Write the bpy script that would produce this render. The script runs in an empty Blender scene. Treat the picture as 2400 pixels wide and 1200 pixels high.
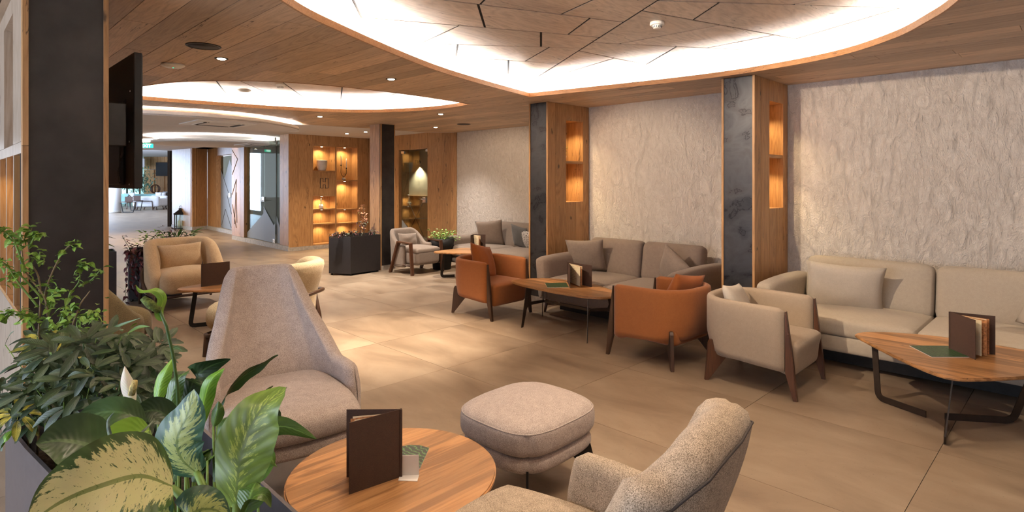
import bpy, bmesh, math, random
from mathutils import Vector, Matrix, Euler, noise
random.seed(7)
PI = math.pi
SC = bpy.context.scene
COL = SC.collection
H = 2.725      # underside of the oak ceiling
HI = 2.92      # underside of the raised panels inside the coves
HW = 2.785     # white ceiling of the corridor
YAW = 0.78668

# ------------------------------------------------------------------ camera
cam = bpy.data.objects.new('camera', bpy.data.cameras.new('camera'))
COL.objects.link(cam); SC.camera = cam
cam.data.sensor_width = 36; cam.data.lens = 1362.16 / 2400 * 36
cam.data.shift_y = -(600 - 425.8) / 2400
cam.data.clip_start = 0.05; cam.data.clip_end = 200
cam.location = (0, 0, 1.65); cam.rotation_euler = (PI / 2, 0, -YAW)
# ------------------------------------------------------------------ world, exposure
w = bpy.data.worlds.new('world'); SC.world = w; w.use_nodes = True
w.node_tree.nodes['Background'].inputs[0].default_value = (0.86, 0.90, 1.0, 1)
w.node_tree.nodes['Background'].inputs[1].default_value = 0.42
SC.view_settings.view_transform = 'Standard'; SC.view_settings.look = 'None'
SC.view_settings.exposure = 1.2; SC.view_settings.gamma = 1.0; SC.view_settings.use_curve_mapping = False
SC.cycles.max_bounces = 8; SC.cycles.diffuse_bounces = 4; SC.cycles.transmission_bounces = 8
SC.cycles.sample_clamp_indirect = 4.0
WARM = (1.0, 0.80, 0.58); LEDC = (1.0, 0.92, 0.83); DAY = (0.70, 0.82, 1.0)
def lamp(name, kind, loc, energy, color=WARM, size=0.05, spot=None, blend=0.5, rot=(0, 0, 0), parent=None, size_y=None):
    d = bpy.data.lights.new(name, kind); d.energy = energy; d.color = color
    if kind == 'SPOT': d.spot_size = math.radians(spot); d.spot_blend = blend; d.shadow_soft_size = size
    elif kind == 'AREA':
        d.size = size
        if size_y: d.shape = 'RECTANGLE'; d.size_y = size_y
    else: d.shadow_soft_size = size
    o = bpy.data.objects.new(name, d); COL.objects.link(o); o.location = loc; o.rotation_euler = rot
    if parent: o.parent = parent
    return o
# daylight coming in from the window front on the left of the lounge and of the far lobby
lamp('window_daylight', 'AREA', (-4.6, 4.0, 1.5), 170, DAY, 7.0, size_y=2.4, rot=(PI / 2, 0, -PI / 2))
lamp('window_daylight_far', 'AREA', (1.5, 36.5, 1.7), 1500, (0.55, 0.72, 1.0), 14.0, size_y=3.0, rot=(PI / 2, 0, -PI / 2))

# ------------------------------------------------------------------ materials
def nt(name, rough=0.6, metal=0.0, spec=0.5):
    m = bpy.data.materials.new(name); m.use_nodes = True
    t = m.node_tree; b = t.nodes['Principled BSDF']
    b.inputs['Roughness'].default_value = rough; b.inputs['Metallic'].default_value = metal
    b.inputs['Specular IOR Level'].default_value = spec
    return m, t, b
def nd(t, typ, ins=None, **kw):
    n = t.nodes.new(typ)
    for k, v in kw.items(): setattr(n, k, v)
    for k, v in (ins or {}).items():
        if hasattr(v, 'is_output') or isinstance(v, bpy.types.NodeSocket): t.links.new(v, n.inputs[k])
        else: n.inputs[k].default_value = v
    return n
def ramp(t, fac, stops):
    n = t.nodes.new('ShaderNodeValToRGB'); t.links.new(fac, n.inputs[0])
    e = n.color_ramp.elements
    e[0].position, e[0].color = stops[0][0], (*stops[0][1], 1)
    e[1].position, e[1].color = stops[-1][0], (*stops[-1][1], 1)
    for p, c in stops[1:-1]:
        x = e.new(p); x.color = (*c, 1)
    return n.outputs[0]
def mix(t, fac, a, b, mode='MIX'):
    n = t.nodes.new('ShaderNodeMix'); n.data_type = 'RGBA'; n.blend_type = mode
    for s, v in ((n.inputs[0], fac), (n.inputs[6], a), (n.inputs[7], b)):
        if isinstance(v, bpy.types.NodeSocket): t.links.new(v, s)
        elif isinstance(v, (int, float)): s.default_value = v if s == n.inputs[0] else (v, v, v, 1)
        else: s.default_value = (*v, 1)
    return n.outputs[2]
def mth(t, op, a, b=0.0, c=None):
    n = t.nodes.new('ShaderNodeMath'); n.operation = op
    for i, v in enumerate((a, b, c)):
        if v is None: continue
        if isinstance(v, bpy.types.NodeSocket): t.links.new(v, n.inputs[i])
        else: n.inputs[i].default_value = v
    return n.outputs[0]
def bump(t, b, h, strength=0.3, dist=0.01):
    n = nd(t, 'ShaderNodeBump', {'Height': h, 'Strength': strength, 'Distance': dist}); t.links.new(n.outputs[0], b.inputs['Normal'])
def plain(name, c, rough=0.6, metal=0.0, spec=0.5, noise_amt=0.12, scale=30, bmp=0.0):
    m, t, b = nt(name, rough, metal, spec)
    tc = nd(t, 'ShaderNodeTexCoord'); n = nd(t, 'ShaderNodeTexNoise', {'Vector': tc.outputs['Object'], 'Scale': scale, 'Detail': 4})
    lo = tuple(x * (1 - noise_amt) for x in c); hi = tuple(min(1, x * (1 + noise_amt)) for x in c)
    t.links.new(ramp(t, n.outputs[0], [(0.3, lo), (0.7, hi)]), b.inputs['Base Color'])
    if bmp: bump(t, b, n.outputs[0], bmp, 0.004)
    return m
def wood(name, light, dark, axis='z', rough=0.45, knots=1.0, across=9.0, along=0.9, vary=0.22, bmp=0.12, stripes=0.0):
    m, t, b = nt(name, rough)
    tc = nd(t, 'ShaderNodeTexCoord'); oi = nd(t, 'ShaderNodeObjectInfo')
    off = nd(t, 'ShaderNodeVectorMath', {0: tc.outputs['Object']}, operation='ADD')
    sc = nd(t, 'ShaderNodeVectorMath', {0: oi.outputs['Random'], 1: (37.0, 23.0, 51.0)}, operation='MULTIPLY')
    t.links.new(sc.outputs[0], off.inputs[1])
    s = {'x': (along, across, across), 'y': (across, along, across), 'z': (across, across, along)}[axis]
    mp = nd(t, 'ShaderNodeMapping', {'Vector': off.outputs[0], 'Scale': s})
    big = nd(t, 'ShaderNodeTexNoise', {'Vector': mp.outputs[0], 'Scale': 0.55, 'Detail': 3, 'Distortion': 0.8})
    rings = mth(t, 'FRACT', mth(t, 'MULTIPLY', big.outputs[0], 11.0))
    rings = mth(t, 'ABSOLUTE', mth(t, 'SUBTRACT', rings, 0.5))
    fine = nd(t, 'ShaderNodeTexNoise', {'Vector': mp.outputs[0], 'Scale': 7.0, 'Detail': 5, 'Roughness': 0.7})
    f = mth(t, 'ADD', mth(t, 'MULTIPLY', rings, 0.55), mth(t, 'MULTIPLY', fine.outputs[0], 0.75))
    mid = tuple((a * 0.62 + d * 0.38) for a, d in zip(light, dark))
    c = ramp(t, f, [(0.22, dark), (0.48, mid), (0.72, light)])
    if vary:
        v = mth(t, 'ADD', mth(t, 'MULTIPLY', oi.outputs['Random'], vary), 1.0 - vary * 0.55)
        c = mix(t, 1.0, c, v, 'MULTIPLY')
    if stripes:
        ax = {'x': 1, 'y': 0, 'z': 0}[axis]
        sx = nd(t, 'ShaderNodeSeparateXYZ', {0: tc.outputs['Object']})
        wv = nd(t, 'ShaderNodeTexNoise', {'Vector': mp.outputs[0], 'Scale': 0.35, 'Detail': 2})
        col = mth(t, 'FLOOR', mth(t, 'DIVIDE', sx.outputs[ax], stripes))
        wn = nd(t, 'ShaderNodeTexWhiteNoise', {'W': col}, noise_dimensions='1D')
        c = mix(t, 1.0, c, mth(t, 'ADD', mth(t, 'MULTIPLY', wn.outputs[0], 0.5), 0.66), 'MULTIPLY')
        st = nd(t, 'ShaderNodeTexNoise', {'Vector': mp.outputs[0], 'Scale': 0.8, 'Detail': 4, 'Distortion': 1.5})
        dk = ramp(t, st.outputs[0], [(0.52, (0, 0, 0)), (0.57, (1, 1, 1))])
        c = mix(t, mth(t, 'MULTIPLY', dk, 0.75), c, tuple(x * 0.55 for x in dark))
    if knots:
        mk = nd(t, 'ShaderNodeMapping', {'Vector': off.outputs[0], 'Scale': tuple(1.0 if k == axis else 1.9 for k in 'xyz')})
        dn = nd(t, 'ShaderNodeTexNoise', {'Vector': mk.outputs[0], 'Scale': 9.0, 'Detail': 3})
        dv = nd(t, 'ShaderNodeVectorMath', {0: dn.outputs['Color'], 1: (0.16, 0.16, 0.16)}, operation='MULTIPLY')
        av = nd(t, 'ShaderNodeVectorMath', {0: mk.outputs[0], 1: dv.outputs[0]}, operation='ADD')
        vo = nd(t, 'ShaderNodeTexVoronoi', {'Vector': av.outputs[0], 'Scale': 2.1})
        kn = ramp(t, vo.outputs['Distance'], [(0.035 * knots, (1, 1, 1)), (0.11 * knots, (0, 0, 0))])
        c = mix(t, mth(t, 'MULTIPLY', kn, 0.85), c, (0.035, 0.018, 0.008))
        mc = nd(t, 'ShaderNodeMapping', {'Vector': off.outputs[0], 'Scale': tuple(0.7 if k == axis else 6.0 for k in 'xyz')})
        cr = nd(t, 'ShaderNodeTexNoise', {'Vector': mc.outputs[0], 'Scale': 1.4, 'Detail': 5, 'Distortion': 0.6})
        ck = mth(t, 'LESS_THAN', mth(t, 'ABSOLUTE', mth(t, 'SUBTRACT', cr.outputs[0], 0.66)), 0.004)
        c = mix(t, mth(t, 'MULTIPLY', ck, 0.8), c, (0.05, 0.025, 0.012))
    t.links.new(c, b.inputs['Base Color'])
    bump(t, b, f, bmp, 0.003)
    return m
def fabric(name, c1, c2, scale=420, rough=0.95, bmp=0.35, sheen=0.15):
    m, t, b = nt(name, rough, spec=0.2)
    tc = nd(t, 'ShaderNodeTexCoord')
    n = nd(t, 'ShaderNodeTexNoise', {'Vector': tc.outputs['Object'], 'Scale': scale, 'Detail': 2})
    n2 = nd(t, 'ShaderNodeTexNoise', {'Vector': tc.outputs['Object'], 'Scale': scale * 0.06, 'Detail': 3})
    f = mth(t, 'ADD', mth(t, 'MULTIPLY', n.outputs[0], 0.85), mth(t, 'MULTIPLY', n2.outputs[0], 0.15))
    t.links.new(ramp(t, f, [(0.38, c1), (0.62, c2)]), b.inputs['Base Color'])
    b.inputs['Sheen Weight'].default_value = sheen
    bump(t, b, n.outputs[0], bmp, 0.002)
    return m
def emit(name, c, s):
    m = bpy.data.materials.new(name); m.use_nodes = True; t = m.node_tree
    t.nodes.remove(t.nodes['Principled BSDF'])
    e = nd(t, 'ShaderNodeEmission', {'Color': (*c, 1), 'Strength': s})
    t.links.new(e.outputs[0], t.nodes['Material Output'].inputs[0]); return m
def glass(name, tint=(0.86, 0.93, 0.90), refl=0.10):
    m = bpy.data.materials.new(name); m.use_nodes = True; t = m.node_tree
    t.nodes.remove(t.nodes['Principled BSDF'])
    tr = nd(t, 'ShaderNodeBsdfTransparent', {'Color': (*tint, 1)}); gl = nd(t, 'ShaderNodeBsdfGlossy', {'Roughness': 0.02})
    lw = nd(t, 'ShaderNodeLayerWeight', {'Blend': 0.25})
    f = mth(t, 'ADD', mth(t, 'MULTIPLY', lw.outputs['Fresnel'], 0.28), refl * 0.3)
    mx = nd(t, 'ShaderNodeMixShader', {0: f, 1: tr.outputs[0], 2: gl.outputs[0]})
    t.links.new(mx.outputs[0], t.nodes['Material Output'].inputs[0]); return m

M = {}
M['oak_wall'] = wood('oak_wall', (0.50, 0.275, 0.115), (0.27, 0.125, 0.045), 'z', 0.42, 1.0)
M['oak_x'] = wood('oak_x', (0.50, 0.275, 0.115), (0.27, 0.125, 0.045), 'x', 0.42, 0.6)
M['oak_y'] = wood('oak_y', (0.50, 0.275, 0.115), (0.27, 0.125, 0.045), 'y', 0.42, 0.6)
M['oak_pale'] = wood('oak_pale', (0.50, 0.335, 0.21), (0.31, 0.19, 0.11), 'z', 0.3, 0.5)
M['oak_ceiling'] = wood('oak_ceiling', (0.60, 0.435, 0.30), (0.36, 0.245, 0.16), 'y', 0.5, 0.7, across=11, vary=0.45)
M['oak_fascia'] = wood('oak_fascia', (0.50, 0.26, 0.11), (0.33, 0.15, 0.06), 'y', 0.4, 0.3, across=14)
M['oak_panel'] = wood('oak_panel', (0.64, 0.50, 0.39), (0.38, 0.28, 0.205), 'x', 0.4, 0.7, across=6, along=1.6, vary=0.2)
M['oak_table'] = wood('oak_table', (0.58, 0.30, 0.125), (0.38, 0.175, 0.065), 'x', 0.32, 0.35, across=13, vary=0.08, stripes=0.085)
M['oak_table_y'] = wood('oak_table_y', (0.54, 0.275, 0.11), (0.34, 0.155, 0.055), 'y', 0.32, 0.35, across=13, vary=0.08, stripes=0.085)
M['walnut'] = wood('walnut', (0.062, 0.030, 0.017), (0.03, 0.014, 0.008), 'z', 0.35, 0, across=20, bmp=0.05)
M['walnut_mid'] = wood('walnut_mid', (0.095, 0.038, 0.018), (0.045, 0.018, 0.009), 'z', 0.35, 0, across=20, bmp=0.05)
M['black_metal'] = plain('black_metal', (0.022, 0.02, 0.019), 0.4, 0.6)
M['brown_metal'] = plain('brown_metal', (0.05, 0.035, 0.026), 0.45, 0.6)
M['dark_void'] = plain('dark_void', (0.012, 0.01, 0.01), 0.9)
M['white_plaster'] = plain('white_plaster', (0.80, 0.79, 0.78), 0.8, noise_amt=0.02)
M['ceiling_white'] = plain('ceiling_white', (0.72, 0.70, 0.70), 0.8, noise_amt=0.02)
M['cove_white'] = plain('cove_white', (0.86, 0.84, 0.80), 0.8, noise_amt=0.02)
M['base_stone'] = plain('base_stone', (0.42, 0.38, 0.33), 0.6, noise_amt=0.2, scale=18)
M['anthracite'] = plain('anthracite', (0.035, 0.032, 0.034), 0.38, 0.35, noise_amt=0.06)
M['planter_grey'] = plain('planter_grey', (0.16, 0.15, 0.165), 0.3, 0.5, noise_amt=0.06)
M['plastic_white'] = plain('plastic_white', (0.78, 0.76, 0.72), 0.4, noise_amt=0.02)
M['plastic_black'] = plain('plastic_black', (0.010, 0.010, 0.011), 0.62)
M['speaker_grille'] = plain('speaker_grille', (0.03, 0.024, 0.022), 0.6)
M['soil'] = plain('soil', (0.035, 0.022, 0.014), 0.95, noise_amt=0.5, scale=60, bmp=1.0)
M['chrome'] = plain('chrome', (0.7, 0.7, 0.7), 0.2, 1.0)
M['brass'] = plain('brass', (0.55, 0.38, 0.15), 0.3, 1.0)
M['cover_brown'] = fabric('cover_brown', (0.045, 0.026, 0.02), (0.075, 0.042, 0.03), 700, 0.7, 0.1, 0)
M['paper'] = plain('paper', (0.72, 0.60, 0.40), 0.8, noise_amt=0.08, scale=40)
M['paper_white'] = plain('paper_white', (0.75, 0.70, 0.66), 0.7, noise_amt=0.03)
M['ink'] = plain('ink', (0.20, 0.14, 0.09), 0.8)
M['candle'] = plain('candle', (0.85, 0.80, 0.72), 0.5, noise_amt=0.02)
M['ceramic'] = plain('ceramic', (0.62, 0.55, 0.46), 0.4, noise_amt=0.12, scale=14)
M['concrete'] = plain('concrete', (0.35, 0.32, 0.28), 0.8)
M['cord'] = plain('cord', (0.05, 0.04, 0.038), 0.8)
M['bead_grey'] = plain('bead_grey', (0.12, 0.085, 0.07), 0.9)
M['led'] = emit('led', LEDC, 60.0)
M['led_soft'] = emit('led_soft', (1.0, 0.82, 0.62), 16.0)
M['led_lobby'] = emit('led_lobby', (1.0, 0.90, 0.80), 40.0)
M['lamp_glow'] = emit('lamp_glow', (1.0, 0.80, 0.55), 9.0)
M['spot_glow'] = emit('spot_glow', (1.0, 0.85, 0.62), 26.0)
M['exit_green'] = emit('exit_green', (0.03, 0.62, 0.36), 1.3)
M['exit_white'] = emit('exit_white', (0.85, 1.0, 0.93), 1.6)
M['pane'] = glass('pane')
M['pane_dark'] = glass('pane_dark', (0.62, 0.66, 0.62), 0.25)
def m_frost():
    m, t, b = nt('frosted_film', 0.5); b.inputs['Base Color'].default_value = (0.30, 0.33, 0.36, 1); b.inputs['Alpha'].default_value = 0.8; return m
M['frost'] = m_frost()
M['glass_amber'] = glass('glass_amber', (0.72, 0.58, 0.36), 0.9)
F = {}
F['taupe'] = fabric('taupe_weave', (0.155, 0.12, 0.096), (0.265, 0.208, 0.17), 500)
F['taupe_dark'] = fabric('taupe_dark', (0.155, 0.118, 0.095), (0.25, 0.195, 0.16), 500)
F['beige'] = fabric('beige_weave', (0.28, 0.212, 0.153), (0.385, 0.30, 0.222), 600)
F['linen'] = fabric('linen_sofa', (0.34, 0.285, 0.225), (0.46, 0.395, 0.32), 600)
F['linen_pillow'] = fabric('linen_pillow', (0.40, 0.345, 0.285), (0.52, 0.455, 0.38), 500)
F['orange'] = fabric('orange_wool', (0.245, 0.082, 0.023), (0.33, 0.118, 0.036), 500)
F['orange_pillow'] = fabric('orange_pillow', (0.27, 0.078, 0.018), (0.34, 0.105, 0.026), 500)
F['grey_pink'] = fabric('grey_pink_melange', (0.28, 0.22, 0.195), (0.56, 0.475, 0.43), 330)
F['boucle'] = fabric('boucle_melange', (0.17, 0.125, 0.085), (0.62, 0.50, 0.38), 420, bmp=0.7)
F['mustard'] = fabric('mustard_boucle', (0.40, 0.27, 0.15), (0.58, 0.43, 0.26), 240, bmp=0.6)
F['olive'] = fabric('olive_boucle', (0.085, 0.06, 0.026), (0.17, 0.125, 0.06), 240, bmp=0.6)
F['cream'] = fabric('cream_boucle', (0.40, 0.31, 0.19), (0.60, 0.49, 0.33), 200, bmp=0.8)
F['grey_slate'] = fabric('slate_pillow', (0.06, 0.058, 0.058), (0.10, 0.095, 0.092), 300)
F['pale'] = fabric('pale_grey', (0.45, 0.43, 0.43), (0.58, 0.56, 0.56), 300)
F['teal'] = fabric('teal_weave', (0.16, 0.30, 0.29), (0.24, 0.40, 0.38), 300)
def m_plaster():
    m, t, b = nt('rough_plaster', 0.9, spec=0.2)
    tc = nd(t, 'ShaderNodeTexCoord')
    mp = nd(t, 'ShaderNodeMapping', {'Vector': tc.outputs['Object'], 'Rotation': (0.6, 0, 0), 'Scale': (1, 1.5, 0.8)})
    n = nd(t, 'ShaderNodeTexNoise', {'Vector': mp.outputs[0], 'Scale': 8, 'Detail': 9, 'Roughness': 0.62, 'Distortion': 1.6})
    n2 = nd(t, 'ShaderNodeTexNoise', {'Vector': mp.outputs[0], 'Scale': 20, 'Detail': 5, 'Distortion': 3.0})
    t.links.new(ramp(t, n.outputs[0], [(0.3, (0.68, 0.60, 0.53)), (0.6, (0.80, 0.72, 0.65))]), b.inputs['Base Color'])
    hgt = mth(t, 'ADD', n.outputs[0], mth(t, 'MULTIPLY', n2.outputs[0], 0.35))
    bump(t, b, hgt, 1.0, 0.045)
    return m
M['plaster'] = m_plaster()
def m_steel():
    m, t, b = nt('raw_steel', 0.36, 0.75)
    tc = nd(t, 'ShaderNodeTexCoord')
    mp = nd(t, 'ShaderNodeMapping', {'Vector': tc.outputs['Object'], 'Scale': (2.5, 2.5, 3.0)})
    n = nd(t, 'ShaderNodeTexNoise', {'Vector': mp.outputs[0], 'Scale': 1.2, 'Detail': 6, 'Roughness': 0.55, 'Distortion': 0.6})
    ln = mth(t, 'LESS_THAN', mth(t, 'ABSOLUTE', mth(t, 'SUBTRACT', mth(t, 'FRACT', mth(t, 'MULTIPLY', n.outputs[0], 4.0)), 0.5)), 0.035)
    c = ramp(t, n.outputs[0], [(0.3, (0.035, 0.036, 0.04)), (0.5, (0.065, 0.065, 0.07)), (0.7, (0.045, 0.042, 0.043))])
    c = mix(t, mth(t, 'MULTIPLY', ln, 0.6), c, (0.012, 0.010, 0.012))
    t.links.new(c, b.inputs['Base Color'])
    t.links.new(mth(t, 'ADD', mth(t, 'MULTIPLY', n.outputs[0], 0.3), 0.26), b.inputs['Roughness'])
    return m
M['steel'] = m_steel()
M['steel_dark'] = plain('steel_dark', (0.035, 0.03, 0.028), 0.5, 0.5, noise_amt=0.3, scale=6)
def m_tile(name, joints=False):
    m, t, b = nt(name, 0.42, spec=0.4)
    tc = nd(t, 'ShaderNodeTexCoord'); oi = nd(t, 'ShaderNodeObjectInfo')
    s = nd(t, 'ShaderNodeVectorMath', {0: oi.outputs['Random'], 1: (17, 31, 5)}, operation='MULTIPLY')
    a = nd(t, 'ShaderNodeVectorMath', {0: tc.outputs['Object'], 1: s.outputs[0]}, operation='ADD')
    mp = nd(t, 'ShaderNodeMapping', {'Vector': a.outputs[0], 'Scale': (1.7, 0.7, 1)})
    n = nd(t, 'ShaderNodeTexNoise', {'Vector': mp.outputs[0], 'Scale': 1.6, 'Detail': 8, 'Roughness': 0.6, 'Distortion': 0.5})
    n2 = nd(t, 'ShaderNodeTexNoise', {'Vector': a.outputs[0], 'Scale': 70, 'Detail': 3})
    c = ramp(t, n.outputs[0], [(0.3, (0.175, 0.123, 0.084)), (0.5, (0.27, 0.198, 0.138)), (0.7, (0.345, 0.265, 0.19))])
    dots = ramp(t, n2.outputs[0], [(0.27, (1, 1, 1)), (0.33, (0, 0, 0))])
    c = mix(t, mth(t, 'MULTIPLY', dots, 0.5), c, (0.13, 0.10, 0.08))
    c = mix(t, 1.0, c, mth(t, 'ADD', mth(t, 'MULTIPLY', oi.outputs['Random'], 0.12), 0.93), 'MULTIPLY')
    if joints:
        br = nd(t, 'ShaderNodeTexBrick', {'Vector': tc.outputs['Object'], 'Scale': 1.0, 'Mortar Size': 0.006, 'Brick Width': 1.1255, 'Row Height': 1.1255}, offset=0.0)
        c = mix(t, mth(t, 'MULTIPLY', br.outputs['Fac'], 0.6), c, (0.10, 0.08, 0.065))
    t.links.new(c, b.inputs['Base Color'])
    t.links.new(mth(t, 'ADD', mth(t, 'MULTIPLY', n.outputs[0], 0.25), 0.30), b.inputs['Roughness'])
    return m
M['tile'] = m_tile('stone_tile'); M['tile_far'] = m_tile('stone_tile_far', True)
M['grout'] = plain('grout', (0.10, 0.08, 0.065), 0.9)
def leafmat(name, c1, c2, rough=0.38, trans=0.25, scale=8, vein=0.35):
    m, t, b = nt(name, rough)
    uv = nd(t, 'ShaderNodeUVMap'); oi = nd(t, 'ShaderNodeObjectInfo'); tc = nd(t, 'ShaderNodeTexCoord')
    n = nd(t, 'ShaderNodeTexNoise', {'Vector': tc.outputs['Object'], 'Scale': scale, 'Detail': 3})
    c = ramp(t, n.outputs[0], [(0.35, c1), (0.65, c2)])
    sx = nd(t, 'ShaderNodeSeparateXYZ', {0: uv.outputs[0]})
    dv = mth(t, 'ABSOLUTE', mth(t, 'SUBTRACT', sx.outputs[1], 0.5))
    midr = mth(t, 'LESS_THAN', dv, 0.035)
    c = mix(t, mth(t, 'MULTIPLY', midr, vein), c, tuple(min(1, x * 2.2 + 0.03) for x in c2))
    v = mth(t, 'ADD', mth(t, 'MULTIPLY', oi.outputs['Random'], 0.5), 0.75)
    c = mix(t, 1.0, c, v, 'MULTIPLY')
    t.links.new(c, b.inputs['Base Color'])
    vn = mth(t, 'SINE', mth(t, 'MULTIPLY', mth(t, 'SUBTRACT', sx.outputs[0], mth(t, 'MULTIPLY', dv, 0.5)), 70.0))
    bump(t, b, vn, 0.12, 0.002)
    b.inputs['Transmission Weight'].default_value = 0.0
    b.inputs['Subsurface Weight'].default_value = trans; b.inputs['Subsurface Radius'].default_value = (0.01, 0.02, 0.004); b.inputs['Subsurface Scale'].default_value = 0.5
    return m
L = {}
L['lime'] = leafmat('leaf_light_green', (0.12, 0.23, 0.03), (0.26, 0.42, 0.07), 0.5)
L['dark'] = leafmat('leaf_dark_green', (0.018, 0.045, 0.014), (0.05, 0.10, 0.028), 0.33)
L['scheff'] = leafmat('leaf_umbrella_green', (0.010, 0.026, 0.009), (0.034, 0.068, 0.018), 0.45, 0.02)
L['scheff_y'] = leafmat('leaf_umbrella_variegated', (0.03, 0.06, 0.02), (0.46, 0.40, 0.06), 0.35, 0.05, scale=30)
L['lily'] = leafmat('leaf_lily_green', (0.035, 0.085, 0.015), (0.10, 0.19, 0.03), 0.30, vein=0.6)
L['lily_bright'] = leafmat('leaf_lily_bright', (0.10, 0.23, 0.02), (0.20, 0.36, 0.035), 0.35)
L['purple'] = leafmat('leaf_purple', (0.045, 0.010, 0.014), (0.11, 0.022, 0.03), 0.4)
L['stripe'] = leafmat('leaf_striped_green', (0.03, 0.05, 0.03), (0.16, 0.20, 0.13), 0.4, scale=60)
L['dried'] = leafmat('leaf_dried_peach', (0.55, 0.28, 0.15), (0.75, 0.45, 0.28), 0.7)
L['teal'] = leafmat('leaf_blue_green', (0.04, 0.12, 0.08), (0.10, 0.22, 0.14), 0.5)
L['white'] = leafmat('spathe_white', (0.70, 0.64, 0.52), (0.85, 0.80, 0.70), 0.5, vein=0)
M['stem_green'] = plain('stem_green', (0.13, 0.22, 0.035), 0.5)
M['stem_dark'] = plain('stem_dark', (0.04, 0.09, 0.015), 0.5)
M['twig'] = plain('twig', (0.20, 0.14, 0.075), 0.8)
M['spadix'] = plain('spadix', (0.50, 0.40, 0.16), 0.8, noise_amt=0.5, scale=160, bmp=1.0)
M['spadix_green'] = plain('spadix_green', (0.10, 0.14, 0.02), 0.8, noise_amt=0.6, scale=140, bmp=1.0)
def m_dieff(name, edge, cream, amount, pos=0.5):
    m, t, b = nt(name, 0.34)
    uv = nd(t, 'ShaderNodeUVMap'); sx = nd(t, 'ShaderNodeSeparateXYZ', {0: uv.outputs[0]})
    dv = mth(t, 'ABSOLUTE', mth(t, 'SUBTRACT', sx.outputs[1], 0.5))
    sk = mth(t, 'SUBTRACT', sx.outputs[0], mth(t, 'MULTIPLY', dv, 0.45))
    cb = nd(t, 'ShaderNodeCombineXYZ', {0: mth(t, 'MULTIPLY', sk, 26.0), 1: mth(t, 'MULTIPLY', sx.outputs[1], 5.0)})
    n = nd(t, 'ShaderNodeTexNoise', {'Vector': cb.outputs[0], 'Scale': 1.0, 'Detail': 5, 'Roughness': 0.65})
    edge_f = mth(t, 'MULTIPLY', mth(t, 'POWER', mth(t, 'MULTIPLY', dv, 2.0), 2.2), 0.42)
    f = mth(t, 'SUBTRACT', mth(t, 'ADD', n.outputs[0], amount), edge_f)
    msk = ramp(t, f, [(0.50, (0, 0, 0)), (0.54, (1, 1, 1))])
    g = nd(t, 'ShaderNodeTexNoise', {'Vector': cb.outputs[0], 'Scale': 0.5, 'Detail': 2})
    ge = ramp(t, g.outputs[0], [(0.35, edge), (0.65, tuple(x * 1.7 for x in edge))])
    c = mix(t, msk, ge, cream)
    nb = nd(t, 'ShaderNodeTexNoise', {'Vector': cb.outputs[0], 'Scale': 1.9, 'Detail': 4, 'Roughness': 0.7})
    c = mix(t, ramp(t, mth(t, 'ADD', nb.outputs[0], mth(t, 'MULTIPLY', sx.outputs[0], -0.04)), [(0.575, (0, 0, 0)), (0.61, (1, 1, 1))]), c, ge)
    midr = mth(t, 'LESS_THAN', dv, 0.026)
    c = mix(t, mth(t, 'MULTIPLY', midr, 0.85), c, (0.13, 0.19, 0.04))
    t.links.new(c, b.inputs['Base Color'])
    vn = mth(t, 'SINE', mth(t, 'MULTIPLY', sk, 60.0))
    bump(t, b, vn, 0.10, 0.003)
    b.inputs['Subsurface Weight'].default_value = 0.15; b.inputs['Subsurface Radius'].default_value = (0.01, 0.02, 0.004)
    return m
L['dieff_cream'] = m_dieff('leaf_dumb_cane_cream', (0.035, 0.075, 0.02), (0.66, 0.65, 0.34), 0.24)
L['dieff_half'] = m_dieff('leaf_dumb_cane_half', (0.022, 0.070, 0.035), (0.36, 0.42, 0.14), 0.13)
L['dieff_green'] = m_dieff('leaf_dumb_cane_green', (0.12, 0.18, 0.028), (0.42, 0.50, 0.10), 0.0)

# ------------------------------------------------------------------ object helpers
def link(name, me, mat=None, parent=None, loc=None, rot=None):
    o = bpy.data.objects.new(name, me); COL.objects.link(o)
    if mat is not None and me is not None and not me.materials: me.materials.append(mat)
    if parent: o.parent = parent
    if loc: o.location = loc
    if rot: o.rotation_euler = rot
    return o
def tag(o, label=None, cat=None, group=None, kind=None):
    if label: o['label'] = label
    if cat: o['category'] = cat
    if group: o['group'] = group
    if kind: o['kind'] = kind
    return o
def thing(name, label, cat, loc=(0, 0, 0), rz=0.0, group=None, kind=None):
    o = bpy.data.objects.new(name, None); COL.objects.link(o); o.location = loc; o.rotation_euler = (0, 0, rz)
    o.empty_display_size = 0.1
    return tag(o, label, cat, group, kind)
def mesh(verts, faces, smooth=False):
    me = bpy.data.meshes.new('m'); me.from_pydata([tuple(v) for v in verts], [], faces); me.update()
    if smooth: me.shade_smooth()
    return me
def from_bm(bm, smooth=False):
    me = bpy.data.meshes.new('m'); bm.to_mesh(me); bm.free()
    if smooth: me.shade_smooth()
    return me
def part(name, me, mat, parent=None, loc=None, rot=None): return link(name, me, mat, parent, loc, rot)
def box_me(x0, x1, y0, y1, z0, z1, bev=0.0, seg=2):
    bm = bmesh.new(); bmesh.ops.create_cube(bm, size=1)
    bmesh.ops.scale(bm, vec=(x1 - x0, y1 - y0, z1 - z0), verts=bm.verts)
    bmesh.ops.translate(bm, vec=((x0 + x1) / 2, (y0 + y1) / 2, (z0 + z1) / 2), verts=bm.verts)
    if bev:
        bmesh.ops.bevel(bm, geom=list(bm.edges), offset=bev, segments=seg, affect='EDGES', profile=0.5)
        return from_bm(bm, True) if seg > 2 else from_bm(bm)
    return from_bm(bm)
def box(name, x0, x1, y0, y1, z0, z1, mat, parent=None, bev=0.0, seg=2):
    return part(name, box_me(x0, x1, y0, y1, z0, z1, bev, seg), mat, parent)
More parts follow.
